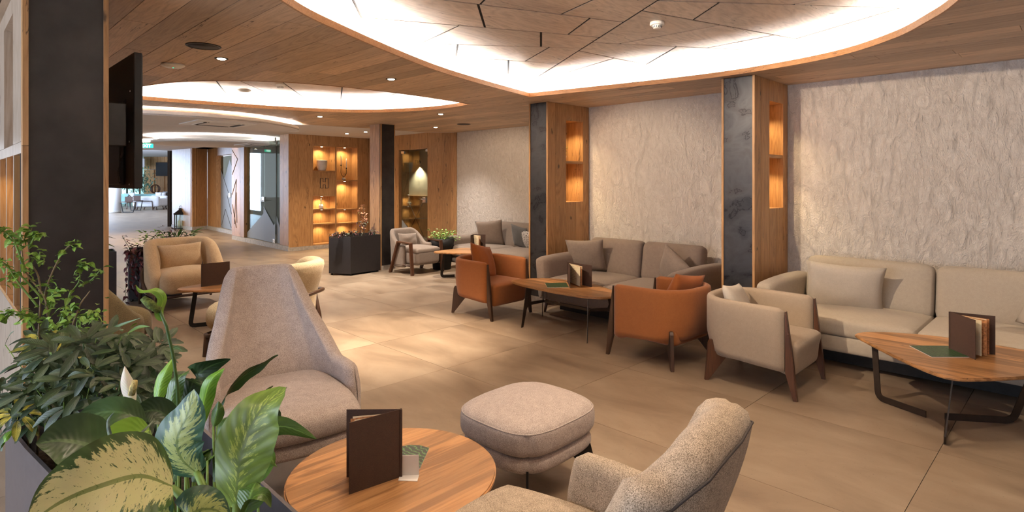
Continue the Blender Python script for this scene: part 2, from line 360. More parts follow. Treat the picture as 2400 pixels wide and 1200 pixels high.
def prism_me(pts, z0, z1, bev=0.0):
    n = len(pts)
    A = sum(pts[i][0] * pts[(i + 1) % n][1] - pts[(i + 1) % n][0] * pts[i][1] for i in range(n))
    if A < 0: pts = pts[::-1]
    v = [(p[0], p[1], z0) for p in pts] + [(p[0], p[1], z1) for p in pts]
    f = [tuple(range(n - 1, -1, -1)), tuple(range(n, 2 * n))] + [(i, (i + 1) % n, n + (i + 1) % n, n + i) for i in range(n)]
    me = mesh(v, f)
    if bev:
        bm = bmesh.new(); bm.from_mesh(me)
        es = [e for e in bm.edges if abs(e.verts[0].co.z - e.verts[1].co.z) < 1e-6]
        bmesh.ops.bevel(bm, geom=es, offset=bev, segments=2, affect='EDGES'); me = from_bm(bm)
    return me
def prism(name, pts, z0, z1, mat, parent=None, bev=0.0): return part(name, prism_me(pts, z0, z1, bev), mat, parent)
def extr(name, prof, t0, t1, axis, mat, parent=None, bev=0.0):
    """profile in a vertical plane extruded along 'x' (prof=(y,z)) or 'y' (prof=(x,z))"""
    me = prism_me(prof, t0, t1, bev)
    for v in me.vertices:
        a, b, c = v.co
        v.co = (c, a, b) if axis == 'x' else (a, c, b)
    if axis == 'y': me.flip_normals()
    me.update()
    return part(name, me, mat, parent)
def rbox_me(size, r, n=8, deform=None):
    """box with rounded edges made of an n*n grid on each side; deform(p)->p bulges it"""
    hx, hy, hz = size[0] / 2, size[1] / 2, size[2] / 2; r = min(r, hx, hy, hz)
    bm = bmesh.new(); bmesh.ops.create_cube(bm, size=2)
    bmesh.ops.subdivide_edges(bm, edges=list(bm.edges), cuts=n, use_grid_fill=True)
    for v in bm.verts:
        c = v.co
        def w(q):  # put more rows into the rounded rim
            return math.copysign(abs(q) ** 0.72, q)
        p = Vector((w(c.x) * hx, w(c.y) * hy, w(c.z) * hz))
        inn = Vector((max(-hx + r, min(hx - r, p.x)), max(-hy + r, min(hy - r, p.y)), max(-hz + r, min(hz - r, p.z))))
        q = p - inn
        if q.length > 1e-9: p = inn + q.normalized() * r
        v.co = deform(p) if deform else p
    return from_bm(bm, True)
def rbox(name, size, r, center, mat, parent=None, rot=None, n=8, deform=None):
    return part(name, rbox_me(size, r, n, deform), mat, parent, center, rot)
def bulge(size, top=0.02, side=0.0, bottom=0.0):
    hx, hy, hz = size[0] / 2, size[1] / 2, size[2] / 2
    def f(p):
        k = max(0, 1 - (p.x / hx) ** 2) * max(0, 1 - (p.y / hy) ** 2)
        z = p.z + (top if p.z > 0 else -bottom) * k * min(1, abs(p.z) / hz * 1.3)
        s = max(0, 1 - (p.z / hz) ** 2) * side
        return Vector((p.x * (1 + s / hx), p.y * (1 + s / hy), z))
    return f
def pillow_me(w, h, t, n=14, pinch=0.07, seed=0):
    bm = bmesh.new(); grid = {}
    for s in (1, -1):
        for i in range(n + 1):
            for j in range(n + 1):
                if s == -1 and (i in (0, n) or j in (0, n)): grid[s, i, j] = grid[1, i, j]; continue
                a, b = -1 + 2 * i / n, -1 + 2 * j / n
                k = max(0.0, (1 - a * a) * (1 - b * b)) ** 0.42
                x = a * w / 2 * (1 - pinch * (1 - b * b) ** 1.0 * abs(a) ** 3); z = b * h / 2 * (1 - pinch * (1 - a * a) * abs(b) ** 3)
                nz = noise.noise(Vector((a * 1.7 + seed, b * 1.7, s))) * 0.18 * k
                grid[s, i, j] = bm.verts.new((x, s * t / 2 * (k + nz), z))
        for i in range(n):
            for j in range(n):
                q = [grid[s, i, j], grid[s, i + 1, j], grid[s, i + 1, j + 1], grid[s, i, j + 1]]
                if s == 1: q = q[::-1]
                bm.faces.new(q)
    return from_bm(bm, True)
def tube_me(pts, r, seg=8, closed=False, flat=None, up=(0, 0, 1)):
    """swept tube; r a number or a list; flat=(w,h) gives a rectangular section (w sideways to up, h along up)"""
    pts = [Vector(p) for p in pts]; n = len(pts); V = []; Fc = []
    rs = r if isinstance(r, (list, tuple)) else [r] * n
    prevN = None
    for i, p in enumerate(pts):
        a = pts[(i - 1) % n] if (closed or i > 0) else p; b = pts[(i + 1) % n] if (closed or i < n - 1) else p
        t = (b - a).normalized()
        if flat:
            u = Vector(up); sd = t.cross(u)
            if sd.length < 1e-4: sd = t.cross(Vector((0, 1, 0.01)))
            sd.normalize(); u = sd.cross(t).normalized()
            kx = 1.0
            if 0 < i < n - 1 or closed:
                t1 = (p - a).normalized(); kx = 1 / max(0.4, t1.dot(t) if t1.length else 1)
            w_, h_ = flat[0] / 2, flat[1] / 2
            k = rs[i] if r else 1
            V += [p + sd * w_ * k + u * h_ * kx, p - sd * w_ * k + u * h_ * kx, p - sd * w_ * k - u * h_ * kx, p + sd * w_ * k - u * h_ * kx]
        else:
            if prevN is None:
                prevN = t.orthogonal().normalized()
            nn = (prevN - t * prevN.dot(t)); nn = nn.normalized() if nn.length > 1e-6 else t.orthogonal().normalized()
            prevN = nn; bb = t.cross(nn)
            for k in range(seg):
                an = 2 * PI * k / seg; V.append(p + (nn * math.cos(an) + bb * math.sin(an)) * rs[i])
    s = 4 if flat else seg
    m = n if closed else n - 1
    for i in range(m):
        for k in range(s):
            a = i * s + k; b = i * s + (k + 1) % s; c = ((i + 1) % n) * s + (k + 1) % s; d = ((i + 1) % n) * s + k
            Fc.append((a, b, c, d))
    if not closed: Fc += [tuple(range(s - 1, -1, -1)), tuple((n - 1) * s + k for k in range(s))]
    me = mesh(V, Fc); bm = bmesh.new(); bm.from_mesh(me); bmesh.ops.recalc_face_normals(bm, faces=bm.faces)
    return from_bm(bm, not flat)
def tube(name, pts, r, mat, parent=None, seg=8, closed=False, flat=None, up=(0, 0, 1)):
    return part(name, tube_me(pts, r, seg, closed, flat, up), mat, parent)
def lathe_me(prof, seg=24):
    V = []; Fc = []
    for (r, z) in prof:
        for k in range(seg): V.append((r * math.cos(2 * PI * k / seg), r * math.sin(2 * PI * k / seg), z))
    for i in range(len(prof) - 1):
        for k in range(seg): Fc.append((i * seg + k, i * seg + (k + 1) % seg, (i + 1) * seg + (k + 1) % seg, (i + 1) * seg + k))
    Fc += [tuple(range(seg - 1, -1, -1)), tuple((len(prof) - 1) * seg + k for k in range(seg))]
    return mesh(V, Fc, True)
def lathe(name, prof, mat, parent=None, loc=None, seg=24): return part(name, lathe_me(prof, seg), mat, parent, loc)
def bez(pts, n=12):
    """smooth curve through the points (Catmull-Rom)"""
    P = [Vector(p) for p in pts]; P = [P[0] * 2 - P[1]] + P + [P[-1] * 2 - P[-2]]; out = []
    for i in range(1, len(P) - 2):
        for k in range(n):
            t = k / n; a, b, c, d = P[i - 1], P[i], P[i + 1], P[i + 2]
            out.append(0.5 * ((2 * b) + (c - a) * t + (2 * a - 5 * b + 4 * c - d) * t * t + (3 * b - a - 3 * c + d) * t ** 3))
    out.append(P[-2]); return out
def subsurf(o, lv=1):
    m = o.modifiers.new('s', 'SUBSURF'); m.levels = lv; m.render_levels = lv; return o
def solidify(o, th, off=-1):
    m = o.modifiers.new('t', 'SOLIDIFY'); m.thickness = th; m.offset = off; return o
def clip(poly, a, b, keep_left=True):
    """part of a convex polygon on one side of the line a-b"""
    out = []; n = len(poly)
    def sd(p): 
        s = (b[0] - a[0]) * (p[1] - a[1]) - (b[1] - a[1]) * (p[0] - a[0]); return s if keep_left else -s
    for i in range(n):
        p, q = poly[i], poly[(i + 1) % n]; sp, sq = sd(p), sd(q)
        if sp >= 0: out.append(p)
        if sp * sq < 0:
            t = sp / (sp - sq); out.append((p[0] + (q[0] - p[0]) * t, p[1] + (q[1] - p[1]) * t))
    return out
def inset(poly, d):
    n = len(poly); A = sum(poly[i][0] * poly[(i + 1) % n][1] - poly[(i + 1) % n][0] * poly[i][1] for i in range(n)) / 2
    if A < 0: poly = poly[::-1]
    out = poly
    for i in range(n):
        a, b = poly[i], poly[(i + 1) % n]; L_ = math.hypot(b[0] - a[0], b[1] - a[1])
        if L_ < 1e-6: continue
        nx, ny = -(b[1] - a[1]) / L_ * d, (b[0] - a[0]) / L_ * d
        out = clip(out, (a[0] + nx, a[1] + ny), (b[0] + nx, b[1] + ny), True)
        if len(out) < 3: return []
    return out
def squircle(hx, hy, n=4.0):
    def f(p):
        ax, ay = abs(p.x) / hx, abs(p.y) / hy; m_ = max(ax, ay)
        if m_ < 1e-6: return p
        k = m_ / ((ax ** n + ay ** n) ** (1 / n)); return Vector((p.x * k, p.y * k, p.z))
    return f
def copy_tree(o, parent=None):
    c = o.copy(); COL.objects.link(c)
    if parent: c.parent = parent
    for ch in list(o.children): copy_tree(ch, c)
    return c
# ================================================================== THE SETTING
def S(o, kind='structure'): o['kind'] = kind; return o
# ---- floor: every large stone tile of the lounge is a slab of its own on a grout bed
floor = S(bpy.data.objects.new('floor', None)); COL.objects.link(floor)
box('grout_bed', -5.0, 9.0, -4.0, 14.17, -0.06, -0.008, M['grout'], floor)
TX, TY, TS = 3.226, 4.039, 1.1255
for i in range(-5, 6):
    for j in range(-5, 9):
        x, y = TX + i * TS, TY + j * TS
        z = random.uniform(-0.0006, 0.0)
        box('tile', x + 0.0016, x + TS - 0.0016, y + 0.0016, y + TS - 0.0016, -0.02, z, M['tile'], floor)
prism('paving_far', [(-14, 14.169), (30, 14.169), (34, 62), (-14, 62)], -0.05, -0.0005, M['tile_far'], floor)

# ---- ceiling
ceil = S(bpy.data.objects.new('ceiling', None)); COL.objects.link(ceil)
tip1 = (5.37, 5.046)
L1 = bez([tip1, (5.48, 4.45), (5.60, 3.75), (5.70, 3.0), (5.69, 2.3), (5.50, 1.56), (5.12, 1.06), (4.711, 0.765), (4.307, 0.552),
          (3.3, 0.15), (1.9, -0.05), (0.7, 0.35), (0.15, 1.3), (0.55, 2.5), (1.466, 3.4), (2.09, 3.816), (3.31, 4.424), (4.3, 4.76), tip1], 8)[:-1]
tip2 = (5.30, 6.10)
L2 = bez([tip2, (5.34, 6.55), (5.27, 7.07), (4.97, 7.755), (4.5, 8.22), (3.94, 8.48), (3.36, 8.63), (2.81, 8.715), (1.95, 8.80), (1.62, 8.55),
          (1.56, 8.2), (1.66, 7.69), (1.85, 7.06), (2.2, 6.55), (2.835, 6.12), (3.82, 5.965), (4.6, 6.0), tip2], 8)[:-1]
def sect(poly, x):
    ys = []
    for i in range(len(poly)):
        a, b = poly[i], poly[(i + 1) % len(poly)]
        if (a[0] - x) * (b[0] - x) < 0: ys.append(a[1] + (b[1] - a[1]) * (x - a[0]) / (b[0] - a[0]))
    return (min(ys), max(ys)) if len(ys) >= 2 else None
FAR = [(-9, 10.52), (4.886, 10.52), (6.26, 10.33), (7.73, 10.31), (8.3, 9.7)]
def fary(x):
    for a, b in zip(FAR, FAR[1:]):
        if a[0] <= x <= b[0]: return a[1] + (b[1] - a[1]) * (x - a[0]) / (b[0] - a[0])
    return FAR[-1][1]
PW = 0.2; rj = random.Random(3)
def plank_piece(xs, lo, hi):
    if min(h_ - l_ for h_, l_ in zip(hi, lo)) < -0.3: return
    pl = [(x, l_) for x, l_, h_ in zip(xs, lo, hi) if h_ - l_ > 0.012] + [(x, h_) for x, l_, h_ in list(zip(xs, lo, hi))[::-1] if h_ - l_ > 0.012]
    if len(pl) < 4 or max(p[0] for p in pl) - min(p[0] for p in pl) < 0.02: return
    dz = rj.uniform(0, 0.0016)
    prism('plank', pl, H + dz, H + 0.018, M['oak_ceiling'], ceil)
nst = 0; x = -1.5
while x < 8.2:
    g = 0.0022; xs = [x + g + (PW - 2 * g) * k / 6 for k in range(7)]
    y = -3.0 + rj.uniform(-1.5, 0)
    joints = []
    while y < 10.6:
        joints.append(y); y += rj.choice([1.5, 1.9, 2.3, 2.6])
    joints.append(11.0)
    for a, b in zip(joints, joints[1:]):
        a_ = max(a, -3.0); lo = [a_ + 0.0015] * 7; hi = [min(b - 0.0015, fary(q)) for q in xs]
        if max(h_ - l_ for h_, l_ in zip(hi, lo)) < 0.02: continue
        segs = [(lo, hi)]
        for P in (L1, L2):
            out = []
            for lo_, hi_ in segs:
                cut = [sect(P, q) for q in xs]
                if not any(c and c[1] > l_ and c[0] < h_ for c, l_, h_ in zip(cut, lo_, hi_)): out.append((lo_, hi_)); continue
                out.append((lo_, [min(h_, c[0]) if c else h_ for c, h_ in zip(cut, hi_)]))
                out.append(([max(l_, c[1]) if c else h_ for c, l_, h_ in zip(cut, lo_, hi_)], hi_))
            segs = out
        for lo_, hi_ in segs: plank_piece(xs, lo_, hi_)
    x += PW
def offs(poly, d):
    n = len(poly); out = []
    A = sum(poly[i][0] * poly[(i + 1) % n][1] - poly[(i + 1) % n][0] * poly[i][1] for i in range(n)); sg = 1 if A > 0 else -1
    for i in range(n):
        a, b, c = Vector(poly[i - 1][:2]), Vector(poly[i][:2]), Vector(poly[(i + 1) % n][:2])
        t1 = (b - a).normalized(); t2 = (c - b).normalized()
        n1 = Vector((t1.y, -t1.x)) * sg; n2 = Vector((t2.y, -t2.x)) * sg; m_ = (n1 + n2).normalized()
        out.append(tuple(b + m_ * d / max(0.45, m_.dot(n1))))
    return out
def ring_me(profile, poly):
    """sweep a closed profile [(offset, z)...] around the outline"""
    R_ = [offs(poly, o_) for o_, z in profile]; n = len(poly); k = len(profile)
    V = [(R_[j][i][0], R_[j][i][1], profile[j][1]) for i in range(n) for j in range(k)]
    Fc = [(i * k + j, i * k + (j + 1) % k, ((i + 1) % n) * k + (j + 1) % k, ((i + 1) % n) * k + j) for i in range(n) for j in range(k)]
    me = mesh(V, Fc); bm = bmesh.new(); bm.from_mesh(me); bmesh.ops.recalc_face_normals(bm, faces=bm.faces); return from_bm(bm)
for P in (L1, L2):
    P2 = [(p[0], p[1]) for p in P]
    part('cove_lip', ring_me([(-0.012, H - 0.003), (-0.012, H + 0.048), (0.004, H + 0.048), (0.004, H - 0.003)], P2), M['oak_fascia'], ceil)
    part('cove_trough', ring_me([(0.004, H + 0.019), (0.13, H + 0.019), (0.13, HI + 0.02), (0.15, HI + 0.02), (0.15, H + 0.016), (0.004, H + 0.016)], P2), M['cove_white'], ceil)
    part('light_strip', ring_me([(0.075, H + 0.022), (0.075, H + 0.030), (0.120, H + 0.030), (0.120, H + 0.022)], P2), M['led'], ceil)
# raised ceiling inside each cove: large irregular oak panels with open joints between them
def hull(poly, d): 
    return [tuple(p) for p in offs([(q[0], q[1]) for q in poly], d)]
LN = {'main': ((5.434, 5.12), (3.601, 2.143)), 'a': ((3.898, 2.646), (2.531, 3.216)), 'b': ((4.163, 3.067), (2.296, 4.028)), 'c': ((4.383, 3.437), (3.122, 4.412)),
      'd': ((4.771, 4.067), (3.655, 4.645)), 'e': ((5.145, 4.609), (4.691, 4.987)), 'f': ((3.618, 2.153), (5.109, 0.915)), 'g': ((3.753, 2.364), (5.629, 1.807)),
      'h': ((4.282, 3.225), (5.666, 2.278)), 'i': ((4.465, 3.524), (5.643, 3.401)), 'j': ((5.017, 4.424), (5.57, 4.222))}
def split(polys, ln):
    out = []
    for p in polys:
        for k in (True, False):
            q = clip(p, ln[0], ln[1], k)
            if len(q) >= 3: out.append(q)
    return out
def strips(region, lines):
    """cut the region successively: the piece left of each line is set aside"""
    res = []; rest = region
    for ln in lines:
        res.append(clip(rest, ln[0], ln[1], True)); rest = clip(rest, ln[0], ln[1], False)
        if len(rest) < 3: break
    res.append(rest); return res
def add_panel(poly, mat, g=0.0095, z0=HI):
    q = inset(poly, g)
    if len(q) < 3: return
    A = abs(sum(q[i][0] * q[(i + 1) % len(q)][1] - q[(i + 1) % len(q)][0] * q[i][1] for i in range(len(q)))) / 2
    if A < 0.004: return
    prism('ceiling_panel', q, z0, z0 + 0.005, mat, ceil)
big1 = [(-0.4, -0.6), (6.1, -0.6), (6.1, 5.4), (-0.4, 5.4)]
O1 = hull(L1, 0.14)
def clip_to(poly, outline):
    """clip a convex polygon to the (convex) outline"""
    n = len(outline); A = sum(outline[i][0] * outline[(i + 1) % n][1] - outline[(i + 1) % n][0] * outline[i][1] for i in range(n))
    for i in range(0, n):
        a, b = outline[i], outline[(i + 1) % n]
        poly = clip(poly, a, b, A > 0)
        if len(poly) < 3: return []
    return poly
left = clip(big1, *LN['main'], False); right = clip(big1, *LN['main'], True)
# left of the long diagonal joint (seen from the room): strips b..e and the area beyond a
def rev(l): return (l[1], l[0])
ls = strips(left, [LN['a'], LN['b'], LN['c'], LN['d'], LN['e']])
if abs(sum(1 for _ in ls)) and (3.0, 2.0): pass
cross_l = [[((2.742, 3.004), (2.791, 3.108)), ((3.389, 2.854), (3.277, 2.468)), ((1.2, 0.6), (1.9, 2.9))],
           [((2.092, 3.656), (2.354, 3.989)), ((2.792, 3.128), (3.213, 3.521)), ((3.635, 2.772), (3.906, 3.219))],
           [((3.045, 3.626), (3.19, 4.367)), ((3.676, 3.318), (4.072, 3.675))],
           [((4.149, 3.647), (4.433, 4.218)), ((3.442, 4.138), (3.775, 4.567))],
           [((4.26, 4.3), (4.813, 4.865))], []]
rs_ = strips(right, [rev(LN['f']), rev(LN['g']), rev(LN['h']), rev(LN['i']), rev(LN['j'])])
cross_r = [[((4.6, -0.2), (4.4, 1.3)), ((3.2, 0.2), (3.0, 1.6))],
           [((3.963, 1.876), (4.236, 2.215)), ((5.013, 0.996), (5.435, 1.855))],
           [((4.533, 2.145), (4.486, 3.091)), ((5.166, 1.946), (5.215, 2.591))],
           [((4.966, 2.769), (5.469, 3.399))], [((4.969, 3.471), (5.247, 4.354))], []]
for st, cr in list(zip(ls, cross_l)) + list(zip(rs_, cross_r)):
    ps = [st] if len(st) >= 3 else []
    for c in cr: ps = split(ps, c)
    for p in ps:
        p = clip_to(p, O1)
        if len(p) >= 3: add_panel(p, M['oak_panel'])
O2 = hull(L2, 0.14)
ps = [[(1.2, 5.7), (5.7, 5.7), (5.7, 9.1), (1.2, 9.1)]]
for ln in (((2.544, 7.794), (2.998, 8.783)), ((2.748, 7.589), (3.74, 8.698)), ((3.327, 7.513), (4.111, 8.584)), ((3.913, 7.122), (4.441, 8.122)), ((4.568, 6.2), (4.9, 7.9))):
    ps = split(ps, ln)
for p in ps:
    q = clip_to(p, O2)
    if len(q) >= 3: add_panel(q, M['oak_panel'])
prism('panel_backing', [(-1.5, -1.5), (6.3, -1.5), (6.3, 9.3), (-1.5, 9.3)], HI + 0.0055, HI + 0.03, M['dark_void'], ceil)
box('roof_slab', -5.0, 8.6, -4.0, 10.4, HI + 0.06, HI + 0.2, M['ceiling_white'], ceil)
box('side_soffit', -5.0, -1.5, -4.0, 10.4, H, HI + 0.06, M['ceiling_white'], ceil)
box('rear_soffit', -1.5, 8.6, -4.0, -3.0, H, HI + 0.06, M['ceiling_white'], ceil)
fe = [(-5, 10.52), (4.886, 10.52), (6.26, 10.33), (7.73, 10.31), (8.3, 9.75)]
prism('ceiling_edge', fe + [(p[0], p[1] + 0.02) for p in fe[::-1]], H - 0.002, HI + 0.06, M['ceiling_white'], ceil)
# white ceiling of the corridor and lobby
cw = S(bpy.data.objects.new('ceiling', None)); COL.objects.link(cw)
prism('white_ceiling', [(p[0], p[1] + 0.02) for p in fe] + [(9.9, 9.9), (9.9, 24.4), (-6, 22.4), (-6, 10.54)], HW, HW + 0.1, M['ceiling_white'], cw)
def blob(pts, n=8): return [(p[0], p[1]) for p in bez(list(pts) + [pts[0]], n)[:-1]]
disc1 = [(1.0, 10.1), (2.07, 9.63), (2.49, 9.52), (3.04, 9.44), (3.73, 9.56), (4.35, 9.92), (4.80, 10.38), (5.02, 10.80)]
disc1 = [(p[0], p[1]) for p in bez(disc1, 6)] + [(p[0], p[1]) for p in bez([(5.02, 10.80), (4.55, 11.12), (3.9, 11.25), (3.1, 11.35), (2.2, 11.1), (1.2, 11.3), (0.6, 10.9), (1.0, 10.1)], 6)][1:-1]
def floating_disc(pts, zb, zt):
    prism('floating_disc', pts, zb, zb + 0.02, M['ceiling_white'], cw)
    part('disc_rim', ring_me([(0.0, zb - 0.002), (0.0, zt), (-0.014, zt), (-0.014, zb - 0.002)], pts), M['white_plaster'], cw)
    part('light_strip', ring_me([(-0.05, zt - 0.032), (-0.05, zt - 0.024), (-0.09, zt - 0.024), (-0.09, zt - 0.032)], pts), M['led_lobby'], cw)
floating_disc(disc1, 2.61, 2.672)
Fv = Vector((math.sin(YAW), math.cos(YAW))); Rv = Vector((math.cos(YAW), -math.sin(YAW)))
def PW_(u, v, d):
    """world point lying d metres ahead of the lens in the direction of frame position u, v"""
    r = (u - 1200) / 1362.16 * d; p = Fv * d + Rv * r
    return Vector((p.x, p.y, 1.65 + (425.8 - v) / 1362.16 * d))
def ellipse(c, a, b, n=40, rot=0): return [(c[0] + a * math.cos(2 * PI * k / n) * math.cos(rot) - b * math.sin(2 * PI * k / n) * math.sin(rot), c[1] + a * math.cos(2 * PI * k / n) * math.sin(rot) + b * math.sin(2 * PI * k / n) * math.cos(rot)) for k in range(n)]
c2 = PW_(505, 0, 14.9)
floating_disc(ellipse((c2.x, c2.y), 1.45, 1.35, 44, -YAW), 2.60, 2.665)
# glowing slot in the lobby ceiling, with the soffit that hides its far edge
c3 = PW_(335, 0, 17.5)
prism('slot_light', [tuple((PW_(u, 0, d))[:2]) for u, d in ((300, 15.6), (372, 15.2), (372, 16.3), (300, 17.1))], HW - 0.004, HW - 0.001, M['led_soft'], cw)
# ---- walls
def plaster_wall(name, X, y0, y1, z0, z1, amp=0.0065, step=0.02):
    ny = int((y1 - y0) / step); nz = int((z1 - z0) / step); V = []; Fc = []
    for i in range(ny + 1):
        for j in range(nz + 1):
            y = y0 + (y1 - y0) * i / ny; z = z0 + (z1 - z0) * j / nz
            q = Vector((y * 5.5, z * 7.0, X)); s = noise.noise(q + Vector((noise.noise(q * 1.6), noise.noise(q * 1.6 + Vector((7, 0, 0))), 0)) * 1.2) + 0.5 * noise.noise(q * 3.1)
            V.append((X - abs(s) * amp, y, z))
    for i in range(ny):
        for j in range(nz): a = i * (nz + 1) + j; Fc.append((a, a + 1, a + nz + 2, a + nz + 1))
    o = part(name, mesh(V, Fc, True), M['plaster']); S(o)
    box('masonry', X + 0.003, X + 0.15, y0, y1, z0, z1, M['white_plaster'], o)
    return o
plaster_wall('wall_right', 6.765, -3.5, 5.30, 0.0, H)
plaster_wall('wall_right', 8.155, 5.20, 9.835, 0.0, H)
o = S(box('wall_return', 6.76, 8.3, 5.33, 5.48, 0, H, M['white_plaster'])); 
o = S(box('wall_sky_blocker', -4.2, -4.0, 10.6, 21.5, 0, HW, M['white_plaster']))  # added wall out of view, blocks sky light from the lobby's open side
o = S(box('wall_rear', -5.0, 6.9, -3.6, -3.5, 0, HI, M['white_plaster']))
# skirting of the plaster wall
o = S(box('baseboard_right', 6.745, 6.76, -3.4, 2.38, 0, 0.09, M['base_stone'])); 
o = S(box('baseboard_right', 6.745, 6.76, 2.76, 5.14, 0, 0.09, M['base_stone']))
o = S(box('baseboard_right', 8.135, 8.15, 5.5, 9.8, 0, 0.09, M['base_stone']))

# ---- columns
def niche_column(y0, label, x0=5.865, x1=6.76, wd=0.34):
    t = thing('column', label, 'column', (x0, y0, 0), 0)
    X = lambda v: v - x0; d = x1 - x0
    nx0, nx1, nz0, nz1 = 6.245 - x0, 6.625 - x0, 1.367, 2.502
    # oak planks of the niche side (facing the camera side)
    th = 0.02
    for a, b, z0, z1 in ((0.0, 0.155, 0, H), (0.158, nx0, 0, H), (nx1, d, 0, H), (nx0 + .002, nx0 + 0.2, 0, nz0 - .001), (nx0 + 0.203, nx1 - .002, 0, nz0 - .001), (nx0 + .002, nx1 - .002, nz1 + .001, H)):
        box('oak_plank', a, b - 0.0025, 0, th, z0, z1, M['oak_wall'], t, 0.0015)
    box('oak_plank', 0.0, d, wd - th, wd, 0, H, M['oak_wall'], t)
    # core around the niche
    box('core', 0.03, nx0 - .012, th, wd - th, 0, H, M['dark_void'], t); box('core', nx1 + .012, d, th, wd - th, 0, H, M['dark_void'], t)
    box('core', nx0 - .012, nx1 + .012, th, wd - th, 0, nz0 - .015, M['dark_void'], t); box('core', nx0 - .012, nx1 + .012, th, wd - th, nz1 + .015, H, M['dark_void'], t)
    # niche lining
    bk = box('niche_back', nx0 - 0.01, nx1 + 0.01, wd - 0.05, wd - 0.03, nz0, nz1, M['oak_wall'], t)
    box('niche_side', nx0 - 0.012, nx0, th, wd - .05, nz0, nz1, M['oak_wall'], t); box('niche_side', nx1, nx1 + .012, th, wd - .05, nz0, nz1, M['oak_wall'], t)
    box('niche_bottom', nx0 - .01, nx1 + .01, th, wd - .05, nz0 - .014, nz0, M['oak_x'], t); box('niche_top', nx0 - .01, nx1 + .01, th, wd - .05, nz1, nz1 + .014, M['oak_x'], t)
    box('niche_shelf', nx0, nx1, 0.006, wd - .05, 1.905, 1.94, M['oak_x'], t, 0.001)
    # raw steel panel toward the room with oak edge strips
    box('steel_panel', -0.004, 0.012, 0.022, wd - 0.022, 0.085, H - 0.004, M['steel'], t)
    box('edge_strip', -0.014, 0.018, -0.004, 0.02, 0, H, M['oak_wall'], t, 0.001); box('edge_strip', -0.014, 0.018, wd - 0.02, wd + .002, 0, H, M['oak_wall'], t, 0.001)
    box('stone_base', -0.01, 0.012, 0.022, wd - 0.022, 0, 0.082, M['base_stone'], t)
    for z in (nz1 - 0.004, 1.905 - 0.004):
        s = lathe('niche_spotlight', [(0.001, -0.004), (0.014, -0.004), (0.014, 0.004), (0.001, 0.004)], M['lamp_glow'], t, ((nx0 + 0.03), 0.10, z), 14)
        lamp('niche_lamp', 'SPOT', ((nx0 + nx1) / 2 - 0.06, 0.12, z - 0.012), 11, (1, 0.76, 0.42), 0.012, 120, 0.8, (0, 0, 0), t)
    return t
niche_column(5.166, 'steel and oak column with lit niches behind the left orange armchair')
niche_column(2.40, 'steel and oak column with lit niches between the two long sofas')
t = thing('column', 'square oak and dark steel column beside the tall anthracite planter', 'column', (5.93, 9.38, 0))
box('oak_plank', 0, 0.018, 0.004, 0.18, 0, H, M['oak_wall'], t); box('oak_plank', 0, 0.018, 0.1825, 0.36, 0, H, M['oak_wall'], t)
box('core', 0.018, 0.32, 0.02, 0.36, 0, H, M['dark_void'], t)
box('steel_panel', 0.03, 0.30, -0.004, 0.02, 0.085, H, M['steel_dark'], t)
box('edge_strip', 0, 0.028, -0.006, 0.02, 0, H, M['oak_wall'], t); box('edge_strip', 0.30, 0.322, -0.006, 0.02, 0, H, M['oak_wall'], t)
box('stone_base', 0.02, 0.325, -0.009, 0.02, 0, 0.082, M['base_stone'], t)
t = thing('column', 'dark steel column edged in oak behind the large planter', 'column', (0.329, 3.8, 0))
box('steel_panel', 0.024, 0.338, -0.004, 0.02, 0.085, H, M['steel_dark'], t)
box('edge_strip', 0, 0.024, -0.012, 0.05, 0, 1.83, M['oak_wall'], t, 0.001); box('edge_strip', 0, 0.024, -0.012, 0.05, 1.832, H, M['oak_wall'], t, 0.001)
box('edge_strip', 0.338, 0.361, -0.012, 0.05, 0, H, M['oak_wall'], t, 0.001)
box('core', 0.02, 0.34, 0.02, 0.33, 0, H, M['dark_void'], t); box('stone_base', 0.024, 0.338, -0.009, 0.02, 0, 0.082, M['base_stone'], t)
box('oak_plank', 0.34, 0.358, 0.05, 0.34, 0, H, M['oak_wall'], t)

# ---- slatted shelving partition running back from the left column
t = thing('shelving_partition', 'pale oak shelving partition with open niches left of the dark column', 'partition', (0.34, 4.14, 0))
pg = wood('oak_bleached', (0.52, 0.42, 0.33), (0.36, 0.27, 0.19), 'z', 0.25, 0.6, vary=0.08)
box('low_panel', 0, 0.2, -0.27, 1.2, 0, 0.92, pg, t); box('low_panel', 0, 0.2, 1.204, 3.6, 0, 0.92, pg, t)
box('shelf_board', 0, 0.2, -0.27, 3.6, 0.922, 0.947, M['oak_y'], t); box('shelf_board', 0, 0.2, -0.27, 3.6, 1.80, 1.86, pg, t)
for y in (-0.27, 0.18, 0.62, 1.1, 1.6, 2.1, 2.7, 3.3): box('upright', 0, 0.2, y, y + 0.022, 0.948, 1.799, M['oak_wall'], t); 
for y in (-0.27, 0.18, 0.62, 1.1, 1.6, 2.1, 2.7, 3.3): box('upright_edge', -0.003, 0.0, y, y + 0.022, 0.948, 1.799, pg, t)
box('back_board', 0.18, 0.2, -0.25, 3.6, 0.948, 1.80, M['oak_wall'], t)
box('front_panel', 0, 0.2, -0.27, 0.26, 1.862, H, pg, t); box('front_panel', 0, 0.2, 0.82, 1.25, 1.862, H, pg, t); box('front_panel', 0, 0.2, 0.26, 0.82, 2.62, H, pg, t)
box('front_panel', 0, 0.2, 1.9, 3.6, 1.862, H, pg, t); box('back_board', 0.18, 0.2, 0.26, 1.9, 1.862, H, M['oak_wall'], t)
for y in (-0.1, 0.4, 0.9, 1.35): lamp('niche_lamp', 'SPOT', (0.09, y, 1.78), 2.0, (1, 0.75, 0.4), 0.01, 140, 0.6, (0, 0, 0), t)

